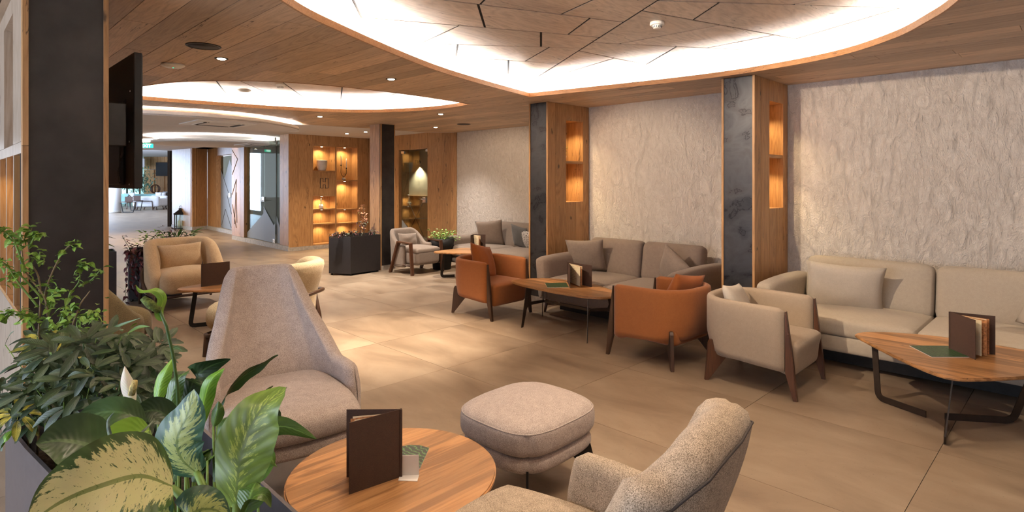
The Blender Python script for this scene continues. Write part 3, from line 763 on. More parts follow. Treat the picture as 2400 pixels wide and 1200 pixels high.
# ---- oak wall with the lit shelf niches (its pilasters, glass front and alcove go on to the left)
def plank_wall(parent, a, b, z0, z1, widths, mat=None, th=0.03, back=0.12, depth=True, jit=0.0):
    """vertical planks along the line a->b (front face on the line), thickness to the left of a->b"""
    a = Vector(a); b = Vector(b); L_ = (b - a).length; u = (b - a) / L_; nrm = Vector((-u.y, u.x)); s = 0; k = 0
    while s < L_ - 0.01:
        w_ = min(widths[k % len(widths)], L_ - s)
        if L_ - s - w_ < 0.05: w_ = L_ - s
        p0 = a + u * (s + 0.0015); p1 = a + u * (s + w_ - 0.0015); q = nrm * th; j = nrm * rj.uniform(0, 0.003)
        prism('oak_plank', [tuple(p0 + j), tuple(p1 + j), tuple(p1 + q), tuple(p0 + q)], z0, z1, mat or M['oak_wall'], parent)
        s += w_; k += 1
    if back:
        e_ = u * 0.035; prism('wall_core', [tuple(a + e_ + nrm * th), tuple(b - e_ + nrm * th), tuple(b - e_ + nrm * back), tuple(a + e_ + nrm * back)], z0, z1, M['oak_wall'], parent)
wb = S(bpy.data.objects.new('wall_back', None)); COL.objects.link(wb)
YB = 13.45
plank_wall(wb, (6.0, YB), (6.60, YB), 0.09, HW, (0.24, 0.36)); plank_wall(wb, (7.84, YB), (9.2, YB), 0.09, HW, (0.3, 0.26, 0.34))
plank_wall(wb, (6.60, YB), (7.84, YB), 2.545, HW, (0.4, 0.46, 0.38))
box('skirting', 5.985, 9.2, YB - 0.012, YB + 0.02, 0, 0.088, M['base_stone'], wb)
sh = thing('niche_shelving', 'built-in oak shelving with warmly lit niches and an H emblem panel', 'shelving', (6.60, YB, 0)); 
box('back_panel', 0, 1.24, 0.30, 0.33, 0.09, 2.545, M['oak_wall'], sh)
for a, b in ((-0.002, 0.012), (0.595, 0.635), (1.222, 1.242)): box('upright', a, b, 0, 0.30, 0.09, 2.545, M['oak_wall'], sh)
def hshelf(x0, x1, z0, z1): box('shelf_board', x0, x1, 0.002, 0.30, z0, z1, M['oak_x'], sh, 0.001)
for z0, z1 in ((2.52, 2.545), (1.893, 1.925), (1.283, 1.308), (0.955, 0.98), (0.59, 0.615), (0.09, 0.118)): hshelf(0.012, 0.595, z0, z1)
for z0, z1 in ((2.52, 2.545), (1.66, 1.69), (0.935, 0.96), (0.58, 0.605), (0.09, 0.118)): hshelf(0.635, 1.222, z0, z1)
ep = box('emblem_panel', 0.014, 0.593, 0.015, 0.035, 1.31, 1.891, M['oak_wall'], sh)
hh = [(-.105, -.12), (-.105, .12), (-.03, .12), (-.03, .035), (.03, .035), (.03, .12), (.105, .12), (.105, -.12), (.03, -.12), (.03, -.035), (-.03, -.035), (-.03, -.12)]
tube('emblem_h', [(0.31 + a, 0.013, 1.61 + b) for a, b in hh], 0.009, M['cord'], ep, 6, True)
for cx, tops in ((0.30, (2.52, 1.283, 0.955, 0.59)), (0.93, (2.52, 1.66, 0.935, 0.58))):
    for z in tops:
        lathe('niche_spotlight', [(0.001, -0.008), (0.022, -0.008), (0.026, 0), (0.001, 0)], M['lamp_glow'], sh, (cx, 0.13, z), 12)
        lamp('niche_lamp', 'SPOT', (cx, 0.14, z - 0.015), 10 if z > 1.2 else 6.5, (1, 0.74, 0.38), 0.02, 150, 0.7, (0, 0, 0), sh)
# pilaster at the corner, glass front, second pilaster: they stand on a line that leans back to the right
def gl(Y): return (6.0 + 0.0293 * (Y - YB), Y)
wg = S(bpy.data.objects.new('wall_left', None)); COL.objects.link(wg)
plank_wall(wg, gl(YB + 0.55), gl(YB + 0.002), 0.09, HW, (0.34, 0.21)) if False else None
def pil(Ya, Yb, widths):
    plank_wall(wg, gl(Yb), gl(Ya), 0.12, HW, widths, th=0.03, back=0.25)
pil(YB + 0.002, YB + 0.52, (0.2, 0.32)); pil(16.45, 17.42, (0.22, 0.44, 0.31))
prism('stone_plinth', [gl(YB + 0.0), gl(17.43), (gl(17.43)[0] + 0.55, 17.43), (gl(YB)[0] + 0.45, YB + 0.03)], 0, 0.115, M['base_stone'], wg)
# ---- glass front between the pilasters
gt = thing('glass_partition', 'frameless glass front with a door and frosted peaks at the foot', 'glass partition', (0, 0, 0))
Ys = [YB + 0.53, 14.35, 15.15, 16.44]
for k, (a, b) in enumerate(zip(Ys, Ys[1:])):
    p, q = gl(a + 0.006), gl(b - 0.006); o_ = 0.08 - (0.03 if k == 1 else 0)
    g = prism('glass_pane' if k != 1 else 'glass_door', [(p[0] + o_, p[1]), (q[0] + o_, q[1]), (q[0] + o_ + 0.010, q[1]), (p[0] + o_ + 0.010, p[1])], 0.13, HW - 0.03, M['pane'], gt)
def film(Ya, Yb, pts, x_off=0.07):
    V = [(gl(Ya + (Yb - Ya) * s)[0] + x_off, Ya + (Yb - Ya) * s, z) for s, z in pts]; n = len(V)
    V += [(v[0] + 0.003, v[1], v[2]) for v in V]
    F_ = [tuple(range(n)), tuple(range(2 * n - 1, n - 1, -1))] + [(i, n + i, n + (i + 1) % n, (i + 1) % n) for i in range(n)]
    part('frosted_film', mesh(V, F_), M['frost'], gt)
film(13.98, 14.35, [(0, 0.13), (1, 0.13), (1, 0.80), (0, 0.30)]); film(14.36, 15.15, [(0, 0.13), (1, 0.13), (0, 0.62)], 0.04); film(14.36, 15.15, [(0.12, 0.56), (0.48, 0.36), (1, 1.02)], 0.04); film(14.5, 15.15, [(0.4, 0.13), (1, 0.13), (1, 0.95), (0.1, 0.36)], 0.043)
film(15.16, 16.40, [(0, 0.13), (1, 0.13), (1, 0.26), (0, 0.85)])
pp = gl(15.08)
box('door_lock', pp[0] + 0.025, pp[0] + 0.075, 15.06, 15.22, 1.14, 1.26, M['chrome'], gt, 0.006)
tube('door_handle', [(pp[0] + 0.02, 15.10, 1.17), (pp[0] - 0.04, 15.10, 1.17), (pp[0] - 0.04, 14.96, 1.17)], 0.011, M['chrome'], gt)
box('hinge', gl(14.37)[0] + 0.035, gl(14.37)[0] + 0.075, 14.37, 14.50, 0.12, 0.22, M['chrome'], gt, 0.004); box('hinge', gl(14.37)[0] + 0.035, gl(14.37)[0] + 0.075, 14.37, 14.50, HW - 0.13, HW - 0.03, M['chrome'], gt, 0.004)
# corridor seen through the glass
wc = S(bpy.data.objects.new('wall_corridor', None)); COL.objects.link(wc)
grey = plain('corridor_grey', (0.34, 0.33, 0.30), 0.7, noise_amt=0.04)
box('wall_face', 8.6, 8.7, 13.8, 19.0, 0, HW, grey, wc); box('wall_face', 6.7, 8.7, 18.2, 18.3, 0, HW, grey, wc); box('dark_panel', 7.4, 7.5, 15.6, 17.2, 0, HW, plain('corridor_dark', (0.10, 0.095, 0.09), 0.6), wc)
prism('wall_face', [(6.12, 13.80), (9.2, 13.80), (9.2, 13.9), (6.12, 13.9)], 0, HW, grey, wc)
lamp('corridor_lamp', 'AREA', (7.4, 16.0, HW - 0.05), 6, (0.85, 0.92, 1.0), 1.2)
# alcove with the frosted door, then the oak wall up to the glazed lobby doors
plank_wall(wg, (6.847, 21.83), (6.80, 20.78), 0.12, HW + .1, (0.35, 0.35)); plank_wall(wg, (6.80, 20.78), (6.675, 19.04), 2.52, HW + .1, (0.5, 0.62, 0.62))
plank_wall(wg, (6.292, 21.56), (6.847, 21.84), 0.12, HW + .1, (0.21, 0.34)); plank_wall(wg, (6.13, 23.3), (6.292, 21.56), 0.12, HW + .1, (0.55, 0.62, 0.6))
plank_wall(wg, (6.675, 19.04), (6.6, 17.8), 0.12, HW + .1, (0.6, 0.64)); 
prism('stone_plinth', [(6.67, 18.9), (6.835, 21.80), (7.1, 21.8), (7.1, 18.9)], 0, 0.118, M['base_stone'], wg)
prism('stone_plinth', [(6.115, 23.3), (6.28, 21.55), (6.84, 21.82), (6.9, 22.2), (6.5, 23.3)], 0, 0.118, M['base_stone'], wg)
plank_wall(wg, (7.0, 20.74), (6.80, 20.80), 0.12, 2.52, (0.25,), back=0); 
dr = thing('door_1', None, None, (6.93, 20.75, 0), kind='structure')
part('door_leaf', prism_me([(0, 0), (-0.2, -1.60), (-0.19, -1.60), (0.012, 0)], 0.13, 2.48), M['pane_dark'], dr)
def film2(pts, nm='frosted_film'):
    V = [(-0.2 * s - 0.006, -1.6 * s, z) for s, z in pts]; n = len(V); V += [(v[0] + 0.003, v[1], v[2]) for v in V]
    part(nm, mesh(V, [tuple(range(n)), tuple(range(2 * n - 1, n - 1, -1))] + [(i, n + i, n + (i + 1) % n, (i + 1) % n) for i in range(n)]), M['frost'], dr)
film2([(0, 0.13), (1, 0.13), (1, 2.1), (0.8, 2.35), (0.36, 1.75), (0, 2.05)])
for a, b in (((0, 2.1), (0.75, 1.25)), ((0.1, 0.2), (0.45, 0.75)), ((0.45, 0.75), (0.95, 0.2)), ((0.6, 1.2), (1, 0.6))):
    tube('motif_line', [(-0.2 * a[0] - 0.01, -1.6 * a[0], a[1]), (-0.2 * b[0] - 0.01, -1.6 * b[0], b[1])], 0.006, M['cord'], dr, 5)
box('door_lock', -0.22, -0.16, -1.5, -1.35, 1.15, 1.3, M['chrome'], dr, 0.01)
# carved dark lines on the pilaster beside the alcove
cl = wg
def gline(p, q): 
    a, b = gl(p[0]), gl(q[0]); tube('groove', [(a[0] - 0.003, a[1], p[1]), (b[0] - 0.003, b[1], q[1])], 0.007, M['cord'], cl, 5)
for p, q in (((17.40, 2.55), (16.95, 2.28)), ((16.95, 2.28), (17.40, 1.85)), ((17.40, 1.28), (17.05, 1.72)), ((17.05, 1.72), (17.2, 0.45)), ((17.38, 1.0), (17.05, 0.35)), ((17.06, 1.35), (17.0, 0.5))): gline(p, q)
# soffit above the alcove
prism('alcove_soffit', [(6.2, 17.9), (7.2, 17.9), (7.2, 22.0), (6.4, 22.0)], HW - 0.0, HW + 0.12, M['ceiling_white'], cw)
# glazed lobby entrance frame
df = thing('lobby_doorway', 'dark metal door frame opening to the bright far lobby', 'doorway', (0, 0, 0))
j = PW_(394.5, 0, 21.6)
def bar(u0, u1, d, z0, z1, th=0.08):
    a, b = PW_(u0, 0, d), PW_(u1, 0, d); n = Vector((Fv.x, Fv.y)) * th
    prism('frame_bar', [(a.x, a.y), (b.x, b.y), (b.x + n.x, b.y + n.y), (a.x + n.x, a.y + n.y)], z0, z1, M['brown_metal'], df)
bar(392.5, 397, 21.4, 0, 2.88); bar(140, 393, 21.4, 2.82, 2.90); bar(398, 404, 21.5, 0, 2.9)
a, b = PW_(100, 0, 21.5), PW_(404, 0, 21.5); n = Vector((Fv.x, Fv.y)) * 0.15
o = S(prism('wall_lintel', [(a.x, a.y), (b.x, b.y), (b.x + n.x, b.y + n.y), (a.x + n.x, a.y + n.y)], 2.90, 3.6, M['ceiling_white']))
# exit sign
p = PW_(342.5, 0, 17.0)
es = thing('exit_sign', 'green illuminated EXIT sign above the lobby doorway', 'sign', (p.x, p.y, 2.64), -YAW)
box('sign_box', -0.19, 0.19, 0, 0.03, 0, 0.125, M['exit_green'], es)
fc = bpy.data.curves.new('exit_text', 'FONT'); fc.body = 'EXIT'; fc.size = 0.125; fc.align_x = 'CENTER'; fc.extrude = 0.002; fc.offset = 0.003
fo = bpy.data.objects.new('text_source', fc); COL.objects.link(fo); bpy.context.view_layer.update(); fm = bpy.data.meshes.new_from_object(fo.evaluated_get(bpy.context.evaluated_depsgraph_get())); bpy.data.objects.remove(fo)
fm.materials.clear(); fo = part('lettering', fm, M['exit_white']); fo.parent = es; fo.location = (0, -0.003, 0.018); fo.rotation_euler = (PI / 2, 0, 0); fo.scale = (1.15, 1, 1)
box('bracket', -0.02, 0.02, 0.01, 0.02, 0.125, 0.145, M['plastic_white'], es)

# ---- bright far lobby
wf = S(bpy.data.objects.new('wall_far', None)); COL.objects.link(wf)
def farwall(u0, u1, d, z0, z1, mat, nm='wall_face', th=0.15, parent=wf):
    a, b = PW_(u0, 0, d), PW_(u1, 0, d); n = Vector((Fv.x, Fv.y)) * th
    return prism(nm, [(a.x, a.y), (b.x, b.y), (b.x + n.x, b.y + n.y), (a.x + n.x, a.y + n.y)], z0, z1, mat, parent)
us = [337, 345, 353, 361, 369, 377, 385, 393, 401, 409]
for k, (a, b) in enumerate(zip(us, us[1:])):
    farwall(a, b - 0.25, 46 - 0.05 * (k % 3), 0, 2.6, M['oak_wall'], 'oak_plank'); farwall(a, b - 0.25, 46 - 0.04 * (k % 2), 2.62, 3.75, M['oak_wall'], 'oak_plank')
farwall(120, 409, 46.3, 0, 6, M['white_plaster'])
farwall(150, 320, 44.0, 2.7, 4.2, M['ceiling_white'], 'soffit_face'); farwall(320, 337, 44.0, 2.75, 3.4, M['ceiling_white'], 'soffit_face')
a, b, c, d = PW_(60, 0, 21.9), PW_(420, 0, 21.9), PW_(420, 0, 46.5), PW_(0, 0, 46.5)
o = S(prism('ceiling_far', [tuple(q[:2]) for q in (a, b, c, d)], 3.62, 3.7, M['ceiling_white']))
win_glow = emit('window_daylight_view', (0.30, 0.62, 0.66), 1.5)
for k, (a, b) in enumerate(((268, 281), (283, 296), (298, 311), (313, 326))):
    wn = thing('window_%d' % (k + 1), None, None); wn['kind'] = 'structure'
    farwall(a, b, 45.6, 0.15, 2.75, win_glow, 'daylit_pane', 0.02, wn)
    for q in (a, b): farwall(q - 0.6, q + 0.6, 45.5, 0.1, 2.8, M['brown_metal'], 'window_frame', 0.08, wn)
# round white column
p = PW_(267, 0, 31.0)
t = thing('round_column', 'round white column with a grey foot ring in the far lobby', 'column', (p.x, p.y, 0))
lathe('shaft', [(0.325, 0.1), (0.325, 3.62)], M['white_plaster'], t, None, 36); lathe('foot_ring', [(0.335, 0), (0.335, 0.1), (0.33, 0.102)], M['base_stone'], t, None, 36)

def at_far(name, label, cat, u, v, d, rz=0.0, group=None):
    q = PW_(u, v, d); return thing(name, label, cat, (q.x, q.y, 0), -YAW + rz, group)
d0 = 35.0
def far_sofa(label, u, d, mat, wdt, rz=0, legs=M['walnut'], back_seen=True, cush=None):
    s = at_far('lobby_sofa', label, 'sofa', u, 0, d, rz, 'sofas in the far lobby')
    rbox('body', (wdt, 0.85, 0.30), 0.1, (0, 0.0, 0.36), mat, s, n=5)
    rbox('backrest', (wdt, 0.28, 0.62), 0.12, (0, -0.42, 0.50), mat, s, n=6)
    for sx in (-1, 1): rbox('armrest', (0.2, 0.8, 0.45), 0.09, (sx * (wdt / 2 - 0.1), 0, 0.45), mat, s, n=5)
    for sx in (-1, 1):
        for sy in (-0.38, 0.34): tube('leg', [(sx * (wdt / 2 - 0.25), sy, 0.24), (sx * (wdt / 2 - 0.18), sy, 0)], 0.03, legs, s)
    return s
s = far_sofa('pale grey curved sofa seen from behind with a walnut frame', 353, 34.2, F['pale'], 1.5, 0.05)
tube('back_frame', [(-0.55, -0.60, 0.0), (-0.48, -0.60, 0.52), (0.40, -0.60, 0.52), (0.47, -0.60, 0.0)], 0.028, M['walnut'], s)
far_sofa('pale grey sofa half hidden by the doorway frame', 389, 35.5, F['pale'], 1.5, -0.4)
far_sofa('teal long sofa below the leafy tree', 330, 39.5, F['teal'], 3.0, PI)
far_sofa('teal sofa section right of the leafy tree', 367, 40.5, F['teal'], 1.9, PI)
for k, (u, v, d, c, lab) in enumerate(((372, 457, 35.6, F['pale'], 'pale cushion on the far lobby sofa, left one'), (381, 457, 36.2, F['pale'], 'pale cushion on the far lobby sofa, middle one'), (389, 455, 36.4, F['grey_slate'], 'dark blue cushion on the far lobby sofa'),
                                  (298, 459, 38.8, F['pale'], 'white cushion on the teal sofa, left one'), (309, 457, 38.6, F['pale'], 'cream cushion on the teal sofa beside the column'))):
    q = PW_(u, v, d); o = part('cushion', pillow_me(0.42, 0.34, 0.16, 8), c, None, q, (0, 0, -YAW)); tag(o, lab, 'cushion', 'cushions in the far lobby')
for k, (u, d) in enumerate(((300, 31.0), (318, 33.2))):
    s = at_far('lobby_table', ('round table with crossed metal legs beside the white column', 'round table with crossed metal legs before the grey sofa')[k], 'table', u, 0, d, 0, 'tables in the far lobby')
    lathe('tabletop', [(0.01, 0.55), (0.36, 0.55), (0.38, 0.57), (0.36, 0.585), (0.01, 0.585)], M['walnut_mid'], s)
    for sx in (-1, 1): tube('leg', bez([(sx * 0.38, 0, 0.55), (sx * 0.28, 0, 0.06), (sx * 0.2, 0, 0.02), (-sx * 0.1, 0, 0.02)], 5), 0.025, M['black_metal'], s)
for k, (u, v, d) in enumerate(((302, 463, 31.0), (321, 461, 33.2))):
    q = PW_(u, v, d); o = box('menu_stand', -0.2, 0.2, -0.02, 0.02, 0, 0.26, M['cover_brown']); o.location = (q.x, q.y, 0.587); o.rotation_euler = (0, 0, -YAW)
    tag(o, ('dark menu on the left far lobby table', 'dark menu on the right far lobby table')[k], 'menu', 'menus in the far lobby')
s = at_far('bentwood_chair', 'bentwood chair with a dark curved arm beside the round white column', 'chair', 287, 0, 35.0, 0.3)
rbox('seat', (0.6, 0.6, 0.16), 0.06, (0, 0, 0.40), F['teal'], s, n=4); rbox('backrest', (0.56, 0.12, 0.5), 0.05, (0, 0.26, 0.66), F['teal'], s, n=4)
tube('arm_frame', bez([(0.33, 0.3, 0.0), (0.33, 0.3, 0.7), (0.33, 0.0, 0.8), (0.33, -0.3, 0.62), (0.33, -0.34, 0.0)], 6), 0.025, M['walnut'], s); tube('arm_frame', bez([(-0.33, 0.3, 0.0), (-0.33, 0.3, 0.7), (-0.33, 0.0, 0.8), (-0.33, -0.3, 0.62), (-0.33, -0.34, 0.0)], 6), 0.025, M['walnut'], s)
# tree
def leaf_me(L_, W_, droop=0.2, fold=0.15, n=6, wav=0.0, tipw=0.0):
    """flat-ish blade from the origin along +x, width along y, with uv (u along, v across)"""
    V = []; UV = []; Fc = []
    for i in range(n + 1):
        s = i / n; x = L_ * (s - 0.12 * s * s * droop); z = -droop * L_ * s * s
        wv = W_ / 2 * max(0.02, math.sin(PI * min(1, s ** 0.8 * 0.97 + 0.02)) ** 0.8) * (1 - 0.25 * s)
        for j, c in enumerate((-1, -0.5, 0, 0.5, 1)):
            V.append((x, c * wv, z + fold * abs(c) * wv + wav * math.sin(s * 9 + c * 2) * abs(c) * W_)); UV.append((s, 0.5 + c * 0.5))
    for i in range(n):
        for j in range(4): Fc.append((i * 5 + j, (i + 1) * 5 + j, (i + 1) * 5 + j + 1, i * 5 + j + 1))
    me = mesh(V, Fc, True); ul = me.uv_layers.new(name='UVMap')
    for lp in me.loops: ul.data[lp.index].uv = UV[lp.vertex_index]
    return me
tr = at_far('potted_tree', 'leafy green tree behind the teal sofa in the far lobby', 'tree', 327, 0, 42.0)
tube('trunk', bez([(0, 0, 0), (0.05, 0, 1.0), (-0.02, 0, 1.8), (0.1, 0, 2.4)], 5), 0.04, M['twig'], tr)
rt = random.Random(5); bm = bmesh.new(); lm = leaf_me(0.22, 0.07, 0.3)
for k in range(520):
    p = Vector((rt.gauss(0, 0.42), rt.gauss(0, 0.35), 1.75 + rt.gauss(0, 0.45)))
    if p.z < 0.9: continue
    m_ = Matrix.Translation(p) @ Euler((rt.uniform(-1, 1), rt.uniform(-0.2, 1.2), rt.uniform(0, 6.28))).to_matrix().to_4x4()
    n0 = len(bm.verts); bm.from_mesh(lm)
    bm.verts.ensure_lookup_table(); bmesh.ops.transform(bm, matrix=m_, verts=bm.verts[n0:])
o = part('foliage', from_bm(bm, True), L['teal'], tr); o['kind'] = 'stuff'
for k in range(5): tube('branch', bez([(0, 0, 1.3 + k * .15), (0.2 * math.cos(k * 1.3), 0.2 * math.sin(k * 1.3), 1.8), (0.45 * math.cos(k * 1.3), 0.4 * math.sin(k * 1.3), 2.2)], 4), 0.015, M['twig'], tr)
lathe('pot', [(0.01, 0), (0.2, 0), (0.26, 0.45), (0.24, 0.45), (0.01, 0.42)], M['planter_grey'], tr)
# wall tv and ring ornament in the far lobby
q = PW_(388, 396, 45.6); o = box('wall_tv', -0.75, 0.75, -0.03, 0.03, -0.55, 0.52, M['plastic_black'], None, 0.01); o.location = q; o.rotation_euler = (0, 0, -YAW); tag(o, 'black television on the oak wall of the far lobby', 'television')
q = PW_(364, 443, 44.6); t = thing('ring_ornament', 'round openwork wooden ornament behind the teal sofa', 'ornament', (q.x, q.y, q.z - 0.35), -YAW)
for k in range(5): part('ring', tube_me([(math.cos(2 * PI * i / 20) * 0.32 * math.cos(k * .7), math.cos(2 * PI * i / 20) * 0.32 * math.sin(k * .7), 0.35 + math.sin(2 * PI * i / 20) * 0.33) for i in range(20)], 0.035, 5, True), M['walnut_mid'], t)
tube('stem', [(0, 0, 0), (0, 0, -q.z + 0.35)], 0.03, M['black_metal'], t)

# ---- oak wall beside bay one with the glass door
wd_ = S(bpy.data.objects.new('wall_oak', None)); COL.objects.link(wd_)
XD = 8.14
plank_wall(wd_, (XD, 10.88), (XD, 9.84), 0.09, HW, (0.17, 0.36, 0.33, 0.18)); plank_wall(wd_, (XD, 13.4), (XD, 10.88), 2.42, HW, (0.42, 0.5, 0.44, 0.5)); plank_wall(wd_, (XD, 13.44), (XD, 12.05), 0.09, 2.42, (0.45, 0.47))
box('skirting', XD - 0.012, XD + 0.03, 9.84, 10.88, 0, 0.088, M['base_stone'], wd_)
box('door_jamb', XD, XD + 0.15, 10.84, 10.88, 0.0, 2.42, M['oak_wall'], wd_); box('door_jamb', XD + .03, XD + 0.3, 12.05, 12.09, 0.0, 2.42, M['oak_wall'], wd_)
gd = thing('door_2', None, None, (XD + 0.05, 10.9, 0), kind='structure')
box('glass_pane', 0, 0.01, 0.01, 1.10, 0.02, 2.38, M['pane'], gd); box('top_clamp', -0.012, 0.022, 0.98, 1.14, 2.33, 2.40, M['chrome'], gd, 0.004); box('top_clamp', -0.012, 0.022, 0.01, 0.11, 2.35, 2.41, M['chrome'], gd, 0.004)
box('door_lock', -0.02, 0.03, 0.10, 0.22, 1.16, 1.28, M['chrome'], gd, 0.006); tube('door_handle', [(-0.02, 0.16, 1.24), (-0.06, 0.16, 1.24), (-0.06, 0.3, 1.24)], 0.011, M['chrome'], gd)
V = [(-0.004, 0.30, 0.14), (-0.004, 1.08, 0.14), (-0.004, 1.08, 0.72)]; V += [(v[0] + 0.003, v[1], v[2]) for v in V]
part('frosted_film', mesh(V, [(0, 1, 2), (5, 4, 3), (0, 3, 4, 1), (1, 4, 5, 2), (2, 5, 3, 0)]), M['frost'], gd)
rm = S(bpy.data.objects.new('wall_room', None)); COL.objects.link(rm)
cream = plain('cream_wall', (0.62, 0.55, 0.42), 0.85, noise_amt=0.03)
box('wall_face', 9.8, 9.9, 10.3, 15.5, 0, HW, cream, rm); box('wall_face', 8.3, 9.9, 15.4, 15.5, 0, HW, cream, rm); box('wall_face', 8.3, 9.9, 10.2, 10.3, 0, HW, cream, rm)
for a, b in ((10.3, 11.6), (11.61, 12.9), (12.91, 14.2), (14.21, 15.4)): box('wainscot_panel', 9.76, 9.8, a, b, 0.09, 1.22, M['oak_wall'], rm)
box('wainscot_cap', 9.74, 9.8, 10.3, 15.4, 1.221, 1.25, M['oak_y'], rm)
for yc in (12.5, 13.6): 
    for k in range(3): 
        an = PI * k / 3; tube('wainscot_line', [(9.757, yc - math.cos(an) * 0.8, 0.62 - math.sin(an) * 0.6), (9.757, yc + math.cos(an) * 0.8, 0.62 + math.sin(an) * 0.6)], 0.012, M['cord'], rm, 5)
sc_ = thing('wall_sconce', 'black adjustable wall spotlight lighting the cream wall behind the glass door', 'lamp', (9.8, 13.45, 2.2))
lathe('mount', [(0.001, 0), (0.05, 0), (0.05, 0.03), (0.001, 0.03)], M['plastic_black'], sc_); sc_.children[0].rotation_euler = (0, -PI / 2, 0)
tube('arm', [(-0.02, 0, 0), (-0.12, 0, 0)], 0.012, M['plastic_black'], sc_); tube('lamp_head', [(-0.12, 0.0, 0.06), (-0.12, 0.0, -0.05)], 0.05, M['plastic_black'], sc_, 12)
lamp('sconce_light', 'SPOT', (-0.10, 0, -0.06), 55, WARM, 0.02, 110, 0.6, (0, 0.12, 0), sc_)
# ================================================================== CEILING FITTINGS
def downlight(x, y, label, z=H, e=60, spot=110, tilt=(0, 0, 0), color=WARM, group='recessed downlights'):
    t = thing('downlight', label, 'downlight', (x, y, z), 0, group)
    lathe('trim_ring', [(0.036, -0.004), (0.052, -0.006), (0.056, -0.001), (0.056, 0.0), (0.036, 0.0), (0.036, -0.004)], M['black_metal'], t, None, 24)
    lathe('lens', [(0.001, -0.009), (0.030, -0.009), (0.036, -0.004), (0.001, -0.004)], M['spot_glow'], t, None, 20)
    lamp('downlight_lamp', 'SPOT', (0, 0, -0.02), e, color, 0.03, spot, 1.0, tilt, t); return t
downlight(1.80, 5.375, 'downlight beside the round black ceiling speaker near the television', e=95, color=(1, 0.88, 0.74))
downlight(3.413, 5.189, 'single downlight between the two big ceiling coves', e=420, spot=66)
downlight(4.549, 9.009, 'downlight behind the far cove, nearest the white disc', e=240, spot=130, color=(1, 0.90, 0.78))
downlight(5.73, 7.312, 'downlight in the oak ceiling before the far right column', e=130, spot=120, color=(1, 0.88, 0.74))
downlight(7.049, 9.158, 'downlight above the grey armchair bay', e=130, color=(1, 0.92, 0.84))
def wall_wash(loc, target, e, size):
    d = Vector(target) - Vector(loc); r_ = d.to_track_quat('-Z', 'Y').to_euler()
    lamp('wall_wash_lamp', 'SPOT', loc, e, WARM, 0.03, size, 0.55, tuple(r_))
wall_wash((3.413, 5.19, H - 0.03), (6.76, 4.25, 0.9), 150, 62); wall_wash((2.4, 2.9, HI - 0.03), (6.76, 1.2, 1.1), 190, 52)
wall_wash((5.73, 7.312, H - 0.03), (8.15, 8.3, 0.6), 60, 90)
for x, y in ((6.2, -0.7), (4.6, -1.4), (2.0, -1.6), (-0.8, -1.2), (-0.9, 2.2)): downlight(x, y, 'unseen fill downlight added behind the viewpoint', e=42, group='added fill downlights behind the viewpoint')  # fill lamps added out of view, built as downlight fittings
for x, y in ((1.7, 1.1), (3.2, 0.9), (2.0, 2.5), (3.5, 1.8)): downlight(x, y, 'unseen fill downlight added to the raised oak panels overhead', HI, e=42, spot=130, group='added fill downlights in the raised panels')  # more added fill, above the frame, to brighten the lounge
for k, (u, v, lab) in enumerate(((813, 313, 'left white ceiling spot before the niche wall'), (857, 309, 'right white ceiling spot before the niche wall'))):
    d = (HW - 1.65) * 1362.16 / (425.8 - v); q = PW_(u, v, d); t = downlight(q.x, q.y, lab, HW, e=60, spot=100, group='white corridor spots')
for x, y, lb in ((5.0, 17.5, 'small fill spot added to the lobby ceiling in front of the frosted door alcove'), (4.6, 20.6, 'small fill spot added to the lobby ceiling nearest the dark doorway frame'), (5.3, 12.2, 'small fill spot added to the white ceiling beside the tip of the near floating disc')): downlight(x, y, lb, HW, e=130, group='added lobby fill spots')  # spots added to brighten and warm the lobby walls
for x, y, r, lab in ((1.535, 4.985, 0.125, 'large round black ceiling speaker above the television'), (7.055, 8.309, 0.125, 'distant round black ceiling speaker above the rounded sofa')):
    t = thing('ceiling_speaker', lab, 'speaker', (x, y, H)); lathe('rim', [(r - .012, 0), (r - .012, -0.006), (r, -0.005), (r + .004, 0)], M['black_metal'], t, None, 36); lathe('grille', [(0.001, -0.004), (r - .012, -0.003), (r - .012, 0), (0.001, 0)], M['speaker_grille'], t, None, 36)
t = thing('access_point', 'white round wireless unit on the oak ceiling above the television', 'wireless unit', (1.579, 5.962, H))
lathe('housing', [(0.001, -0.03), (0.07, -0.028), (0.095, -0.014), (0.098, 0), (0.001, 0)], M['plastic_white'], t, None, 32); lathe('status_light', [(0.001, -0.033), (0.006, -0.032), (0.006, -0.029), (0.001, -0.029)], M['exit_green'], t, (0.0, -0.0, 0), 8)
def detector(x, y, z, label):
    t = thing('smoke_detector', label, 'smoke detector', (x, y, z))
    lathe('base', [(0.001, 0), (0.055, 0), (0.057, -0.022), (0.050, -0.026), (0.001, -0.026)], M['plastic_white'], t, None, 28)
    lathe('sensor_head', [(0.001, -0.026), (0.036, -0.026), (0.040, -0.030), (0.030, -0.048), (0.018, -0.052), (0.001, -0.052)], M['plastic_white'], t, None, 24)
    for k in range(14):
        a = 2 * PI * k / 14; tube('slot', [(0.0385 * math.cos(a), 0.0385 * math.sin(a), -0.031), (0.031 * math.cos(a), 0.031 * math.sin(a), -0.046)], 0.0028, M['plastic_black'], t, 4)
detector(4.092, 2.45, HI, 'white smoke detector on the near raised oak panels')
detector(3.239, 7.506, HI, 'white smoke detector in the far ceiling cove')
t = thing('ceiling_dome', 'flat grey round ceiling unit left of the far smoke detector', 'ceiling unit', (3.08, 8.316, HI)); lathe('housing', [(0.001, -0.035), (0.06, -0.032), (0.09, -0.012), (0.092, 0), (0.001, 0)], M['plastic_white'], t, None, 28)
